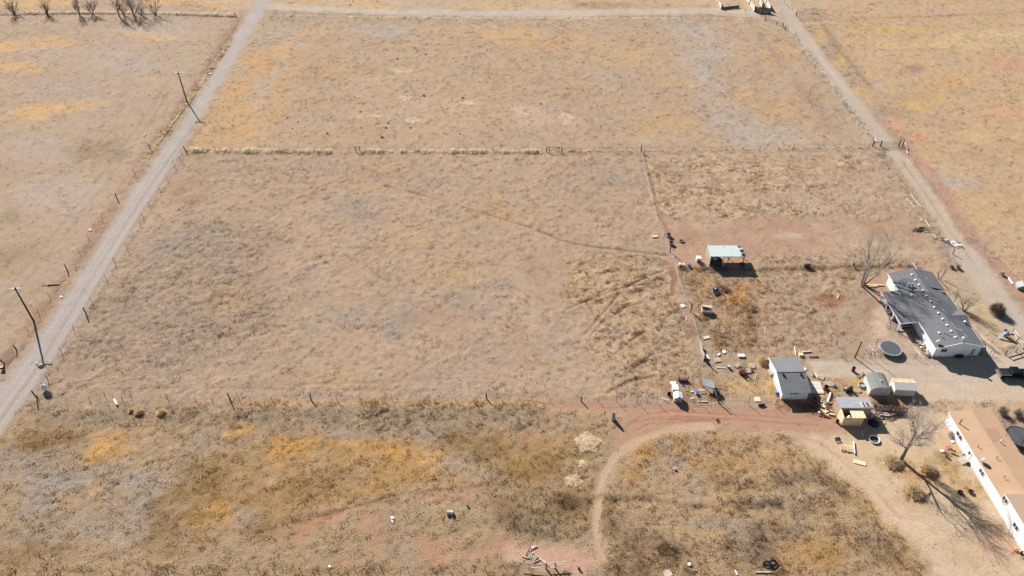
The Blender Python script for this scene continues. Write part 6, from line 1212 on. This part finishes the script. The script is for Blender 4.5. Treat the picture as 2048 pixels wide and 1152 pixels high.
for a, b in (((1057, 1117), (1066.5, 1106)), ((1060, 1119), (1070, 1110)), ((1063.5, 1122), (1073, 1112)), ((1067, 1126), (1080.5, 1119)), ((1073, 1111), (1098, 1133)), ((1078, 1116), (1090, 1128)), ((1062, 1112), (1072, 1118)), ((1090, 1122), (1094, 1130)), ((1065, 1124.5), (1077, 1113)), ((1055, 1115), (1063, 1106)), ((1035, 1101), (1046, 1114)), ((1046, 1114), (1056, 1117)), ((1064, 1099), (1075, 1093))):
    A_ = Vector((*G(*a), .12)); B_ = Vector((*G(*b), .14)); A_ -= Vector((o.x, o.y, 0)); B_ -= Vector((o.x, o.y, 0)); MB().tube([A_, B_], .075, 6).build('pole', PALEWOOD, t)
t = thing('branch', 'dark crooked branch beside the spilled poles', 'branch', G(1057, 1104), 0); MB().tube([(-.4, -.6, .1), (.0, 0, .3), (.3, .8, .3)], [.08, .1, .05], 6).build('stem', DBARK, t); MB().tube([(0, 0, .3), (.35, -.1, .15)], .05, 5).build('fork', DBARK, t)
panel('white rag at the top of the spilled poles', ((1060, 1094), (1067, 1092), (1071, 1092), (1065, 1096)), (.1, .2, .25, .1), PLASTIC, name='rag', cat='rag')
t = thing('stump', 'small dark stump alone on the pale dirt', 'stump', G(1158, 1138), 0); MB().lathe([(.22, 0), (.16, .2), (.14, .5), (0, .52)], 8).build('trunk', DARKWOOD, t); MB().tube([(0, 0, .1), (-.4, .35, .3)], .05, 5).build('root', PALEWOOD, t)
t = thing('metal_drum', 'grey metal drum lying on its side in the weeds', 'drum', G(900.5, 1028), -.15); MB().lathe([(0, -.5), (.34, -.5), (.36, -.48), (.36, .48), (.34, .5), (0, .5)], 16, (0, 0, .36), Euler((0, math.pi / 2, 0)).to_matrix()).build('body', GALV, t); MB().lathe([(.3, .505), (0, .51)], 14, (0, 0, .36), Euler((0, math.pi / 2, 0)).to_matrix()).build('open_end', BLACK, t)
for z in (-.18, .18): MB().torus(.365, .02, (z, 0, .36), Euler((0, math.pi / 2, 0)).to_matrix(), 16, 5).build('hoop', GALV2, t)
panel('dark board lying on the red soil', ((932, 1010), (936, 1009), (939, 1014), (936, 1015.5)), (.15,) * 4, BLACK); panel('white sheet on the red soil left of the drum', ((780, 1033), (787, 1033), (789, 1037), (783, 1038)), (.1,) * 4, PLASTIC)
plank('white bottle-like stick below the white sheet', (783, 1041), (786, 1046), .18, .12, TRIM); plank('white plank standing beside the grey metal drum', (904, 1031), (904, 1038), .16, .06, TRIM); panel('white paper scrap on the near wire fence', ((656, 1131), (661, 1130), (662, 1134), (658, 1135)), (.1,) * 4, PLASTIC)
barrel('white bucket tipped with red lid in the looped field', 1349, 938, .24, .35, PLASTIC, PLASTIC, 'bucket', 'bucket'); panel('small red lid beside the white bucket', ((1344, 943), (1347, 943), (1347, 946), (1345, 946)), (.12,) * 4, RED, name='lid', cat='lid')
panel('white board in the dead weeds near the bottom edge', ((1375, 1126), (1381, 1125), (1381, 1131), (1376, 1131)), (.3,) * 4, PLASTIC); panel('pale rubble sheet at the bottom edge', ((1327, 1142), (1340, 1138), (1346, 1150), (1330, 1156)), (.12,) * 4, CONC, .08, 'rubble', 'rubble'); plank('pale pole lying in dead weeds near the bottom edge', (1377, 1139), (1394, 1142), .12); plank('white pipe upright in weeds at the bottom edge', (1469, 1143), (1474, 1152), .16, .12, TRIM, .3, 'pipe', 'pipe'); plank('pale rail lying by the dark tires', (1510, 1145), (1543, 1145), .14, .1)
tire('left of the two large dark tires near the bottom edge', G(1534, 1131), .05, .5, .17, (.5, -.5, 0)); tire('right and larger of the dark tires near the bottom edge', G(1546, 1131), .05, .62, .2, (.35, .2, 0))
# left roadside
t = thing('plastic_bag', 'white plastic sack with twisted neck caught on a bush', 'bag', G(91, 780), 0); MB().lathe([(.25, .25), (.5, .5), (.52, .9), (.34, 1.3), (.12, 1.5)], 10).build('sack', PLASTIC, t); MB().tube([(0, 0, 1.45), (-.15, .2, 1.75), (-.25, .35, 2.0), (-.4, .4, 2.05)], [.1, .06, .05, .04], 6).build('neck', PLASTIC, t); MB().tube([(0, 0, -.1), (0, 0, .4)], .04, 5).build('stake', DBARK, t)
bush('dry_shrub', 'dark scrubby weeds under the white plastic sack', 'shrub', G(97, 790), .8, .7, 200, 33, DTWIG)
t = thing('boulder', 'tan boulder at the roadside below the near utility pole', 'rock', G(82, 732), 0)
rr2 = random.Random(3); MB().lathe([(.45, -.05), (.5, .15), (.36, .38), (.12, .46), (0, .46)], 9, m=Matrix(((1.2, .1, 0), (0, .9, .1), (.1, 0, 1)))).build('rock', mat('tan_rock', (.42, .32, .2), .95, .3, 3), t); MB().lathe([(.14, -.02), (.12, .12), (0, .18)], 7, (.5, .3, 0)).build('chip', STONE, t)
t = thing('roadside_box', 'dark mailbox-like box on a post by the left gate', 'box', G(6, 739), 0); MB().box((0, 0, .5), (.6, .5, .45)).build('body', BLACK, t); MB().box((0, 0, .74), (.62, .52, .03)).build('lid', PALEWOOD, t); MB().tube([(0, 0, -.1), (0, 0, .3)], .08, 6).build('post', DARKWOOD, t)
t = thing('log', 'dark log lying across the field edge above the near pole', 'log', G(107, 571), .04); MB().tube([(-1.2, 0, .12), (0, .05, .14), (1.2, .1, .12)], [.12, .12, .09], 7).build('trunk', DARKWOOD, t); MB().tube([(-1.1, 0, .1), (-2.6, -.1, .08)], [.06, .03], 5).build('limb', DBARK, t)
panel('white paper bag flattened on the gravel road edge', ((119, 592), (124, 591.5), (126, 594), (121, 595.5)), (.12, .2, .12, .1), PLASTIC, name='paper_bag', cat='bag'); panel('white sheet snagged on the left fence', ((177, 458), (182, 457), (184, 460), (179, 462)), (.2, .35, .2, .1), PLASTIC)
plank('white marker pipe leaning in the long near fence', (229.5, 801), (235, 811), .3, .2, TRIM, .2, 'pipe', 'pipe'); plank('white pipe on the verge beyond the far utility pole', (418, 149), (424, 147), .25, .12, TRIM, .1, 'pipe', 'pipe')
plank('pale plank lying in the west field', (288, 273), (292, 269), .25, .1); plank('pale board against the lower left fence of the gravel road', (343, 326), (346, 318), .14, .08, PALEWOOD, .1)
t = thing('brush_pile', 'brown brush leaning in the fence corner of the middle field', 'branches', G(1145, 304), 0)
for k in range(10): MB().tube([(rr.gauss(0, .5), 0, 0), (rr.gauss(0, .8), .2, .2 + rr.random() * .6)], .04, 4).build('branch', DBARK, t)
# small dark shrubs scattered over the north field: countable ones by size
SH = [(721, 224, .8), (723, 256, .7), (772, 256, .8), (777, 246, .8), (764, 275, 1.0), (822, 256, .7), (848, 192, 1.0), (925, 196, .8), (895, 218, .6), (585, 257, .6), (575, 236, .6), (596, 244, .6), (662, 236, .6), (727, 208, .5), (853, 89, .8), (851, 109, .8), (906, 117, .6), (795, 118, .8), (775, 101, .6), (634, 135, .5), (655, 267, .8), (920, 268, .6), (990, 249, .5), (1082, 208, .8), (1202, 253, .5), (1288, 215, .6), (1314, 236, .5), (692, 167, .5), (612, 200, .5), (745, 193, .5), (958, 164, .5), (701, 10, .8), (706, 3, .8), (755, 3, .8), (564, 265, .5), (943, 133, .4), (1120, 149, .4), (1203, 178, .4)]
src = None
for k, (u, v, r) in enumerate(SH):
    if src is None:
        src = bush('low_weed', 'low dark weed clump dotted over the north field', 'weed', G(u, v), .55, .35, 90, 77, mat('dark_weed', (.12, .095, .085), .95, .3, 3), 'dark weed clumps on the north field'); o = src
    else:
        o = src.copy(); COL.objects.link(o)
        for ch in src.children: c_ = ch.copy(); COL.objects.link(c_); c_.parent = o
    x, y = G(u, v); o.location = (x, y, gz(x, y)); o.scale = (r * 1.05, r * .75, r * .8); o.rotation_euler = (0, 0, k * 1.7)

# ------------------------------------------------------------ grass: uncountable, one object per kind of cover
def tuft_material(name, tint=1.0, trans=0.5):
    m = bpy.data.materials.new(name); m.use_nodes = True; n = m.node_tree; n.nodes.clear()
    at = n.nodes.new('ShaderNodeAttribute'); at.attribute_type = 'INSTANCER'; at.attribute_name = 'tint'
    df = n.nodes.new('ShaderNodeBsdfDiffuse'); tr = n.nodes.new('ShaderNodeBsdfTranslucent'); ms = n.nodes.new('ShaderNodeMixShader')
    ms.inputs[0].default_value = trans; o = n.nodes.new('ShaderNodeOutputMaterial')
    ge = n.nodes.new('ShaderNodeNewGeometry'); vm_ = n.nodes.new('ShaderNodeMix'); vm_.data_type = 'VECTOR'; vm_.inputs[0].default_value = .6; vm_.inputs[5].default_value = (0, 0, 1)
    n.links.new(ge.outputs['Normal'], vm_.inputs[4]); nz = n.nodes.new('ShaderNodeVectorMath'); nz.operation = 'NORMALIZE'; n.links.new(vm_.outputs[1], nz.inputs[0]); n.links.new(nz.outputs[0], df.inputs['Normal'])
    n.links.new(at.outputs['Color'], df.inputs[0]); n.links.new(at.outputs['Color'], tr.inputs[0])
    n.links.new(df.outputs[0], ms.inputs[1]); n.links.new(tr.outputs[0], ms.inputs[2]); n.links.new(ms.outputs[0], o.inputs[0])
    return m
def tuft_tree(name, material, blades, spread, lean, rad, seed):
    ng = bpy.data.node_groups.new(name, 'GeometryNodeTree'); ng.is_modifier = True
    ng.interface.new_socket('Geometry', in_out='INPUT', socket_type='NodeSocketGeometry')
    ng.interface.new_socket('Geometry', in_out='OUTPUT', socket_type='NodeSocketGeometry')
    nd = ng.nodes; gi = nd.new('NodeGroupInput'); go = nd.new('NodeGroupOutput')
    rr = random.Random(seed); jn = nd.new('GeometryNodeJoinGeometry')
    for k in range(blades):
        c = nd.new('GeometryNodeMeshCircle'); c.fill_type = 'NGON'; c.inputs['Vertices'].default_value = 3; c.inputs['Radius'].default_value = 1.0
        L = rr.uniform(.6, 1.1); wd = rad * rr.uniform(.7, 1.4)
        t0 = nd.new('GeometryNodeTransform'); t0.inputs['Scale'].default_value = (L / 1.5, wd, 1); t0.inputs['Translation'].default_value = (L / 3, 0, 0)
        tf = nd.new('GeometryNodeTransform'); a = rr.uniform(0, 6.283); q = spread * math.sqrt(rr.random())
        tf.inputs['Translation'].default_value = (q * math.cos(a), q * math.sin(a), -.03)
        tf.inputs['Rotation'].default_value = (rr.uniform(-.35, .35), -rr.uniform(*lean), a + rr.uniform(-.9, .9))
        ng.links.new(c.outputs[0], t0.inputs[0]); ng.links.new(t0.outputs[0], tf.inputs[0]); ng.links.new(tf.outputs[0], jn.inputs[0])
    sm = nd.new('GeometryNodeSetMaterial'); sm.inputs['Material'].default_value = material
    ng.links.new(jn.outputs[0], sm.inputs[0])
    ip = nd.new('GeometryNodeInstanceOnPoints'); mp = nd.new('GeometryNodeMeshToPoints')
    ar = nd.new('GeometryNodeInputNamedAttribute'); ar.data_type = 'FLOAT_VECTOR'; ar.inputs[0].default_value = 'turn'
    asz = nd.new('GeometryNodeInputNamedAttribute'); asz.data_type = 'FLOAT_VECTOR'; asz.inputs[0].default_value = 'size'
    ng.links.new(gi.outputs[0], mp.inputs[0]); ng.links.new(mp.outputs[0], ip.inputs['Points']); ng.links.new(sm.outputs[0], ip.inputs['Instance'])
    ng.links.new(ar.outputs[0], ip.inputs['Rotation']); ng.links.new(asz.outputs[0], ip.inputs['Scale']); ng.links.new(ip.outputs[0], go.inputs[0])
    return ng
cell = (np.gradient(ys)[:, None] * np.gradient(xs)[None, :]).ravel()
VIS = (Y > 55) & (Y < 300) & (np.abs(X) < (Y * .749 + 80.2) * .70 + 6)
def scatter(name, label, dens, size_fn, tint_fn, tree, sel=None):
    p = dens * cell; ok = VIS & ~BARE
    if sel is not None: ok &= sel
    cnt = np.where(ok, np.floor(p + RNG.random(N)), 0).astype(int)
    I = np.repeat(np.arange(N), cnt); n = len(I)
    hx = np.gradient(xs)[I % NX]; hy = np.gradient(ys)[I // NX]
    x = X[I] + (RNG.random(n) - .5) * hx; y = Y[I] + (RNG.random(n) - .5) * hy
    me = bpy.data.meshes.new(name); me.vertices.add(n)
    me.vertices.foreach_set('co', np.stack([x, y, GZ[I] - .03], -1).astype(np.float32).ravel())
    a = me.attributes.new('turn', 'FLOAT_VECTOR', 'POINT')
    a.data.foreach_set('vector', np.stack([RNG.normal(0, .12, n), RNG.normal(0, .12, n), RNG.random(n) * 6.283], -1).astype(np.float32).ravel())
    a = me.attributes.new('size', 'FLOAT_VECTOR', 'POINT'); a.data.foreach_set('vector', size_fn(I, n).astype(np.float32).ravel())
    a = me.attributes.new('tint', 'FLOAT_COLOR', 'POINT')
    a.data.foreach_set('color', np.concatenate([np.clip(tint_fn(I, n), .003, .85), np.ones((n, 1))], 1).astype(np.float32).ravel())
    o = bpy.data.objects.new(name, me); COL.objects.link(o)
    md = o.modifiers.new('tufts', 'NODES'); md.node_group = tree
    print('scatter', name, n)
    return tag(o, label, 'grass', kind='stuff')
TM = tuft_material('dry_grass_blades')
clumpw = np.clip(.25 + 1.5 * np.maximum(n1, 0) + .5 * n2, 0.02, 2.2)
far = np.clip((Y - 130) / 150, 0, 1)
mul = fbm(X, Y, 71, 1.8, 3)
def sz(I, n, w0, h0):
    k = RNG.uniform(.65, 1.35, n) * (1 + .5 * far[I]); h = RNG.uniform(.6, 1.4, n) * HGT[I]
    return np.stack([w0 * k, w0 * k, h0 * h * (1 + .2 * far[I])], -1)
def tint(I, n, lo, hi, hue=.06):
    b = RNG.uniform(lo, hi, n)[:, None] * (1 + .15 * mul[I])[:, None]; h = RNG.normal(0, hue, n)[:, None]
    return ALB[I] * b * np.concatenate([1 + h * .5, np.ones((n, 1)), 1 - h], 1)
scatter('dry_grass', 'short dry grass tufts covering the pastures', np.clip(TUF, 0, 2.2) * clumpw * 2.2 * (1 - .55 * far), lambda I, n: sz(I, n, .34, .26),
        lambda I, n: tint(I, n, .98, 1.52), tuft_tree('short_tufts', TM, 11, .8, (.15, .75), .17, 3))
scatter('tall_grass', 'tall pale bunch grass standing along fences and ditches', np.clip(TUF - 1.3, 0, 3) * 1.5 * np.clip(.6 + n1, .15, 1.6), lambda I, n: sz(I, n, .42, .44),
        lambda I, n: tint(I, n, 1.1, 1.85), tuft_tree('tall_tufts', TM, 14, .6, (.35, 1.15), .12, 5), sel=TUF > 1.3)
scatter('dark_weeds', 'dark brown dead weeds in the ditch and rough corners', np.clip(DARK - .15, 0, 1) * 1.2 * np.clip(.4 + n1, .1, 1.5), lambda I, n: sz(I, n, .45, .6),
        lambda I, n: tint(I, n, .5, 1.0, .04), tuft_tree('weed_tufts', TM, 12, .6, (.4, 1.2), .10, 8), sel=DARK > .12)
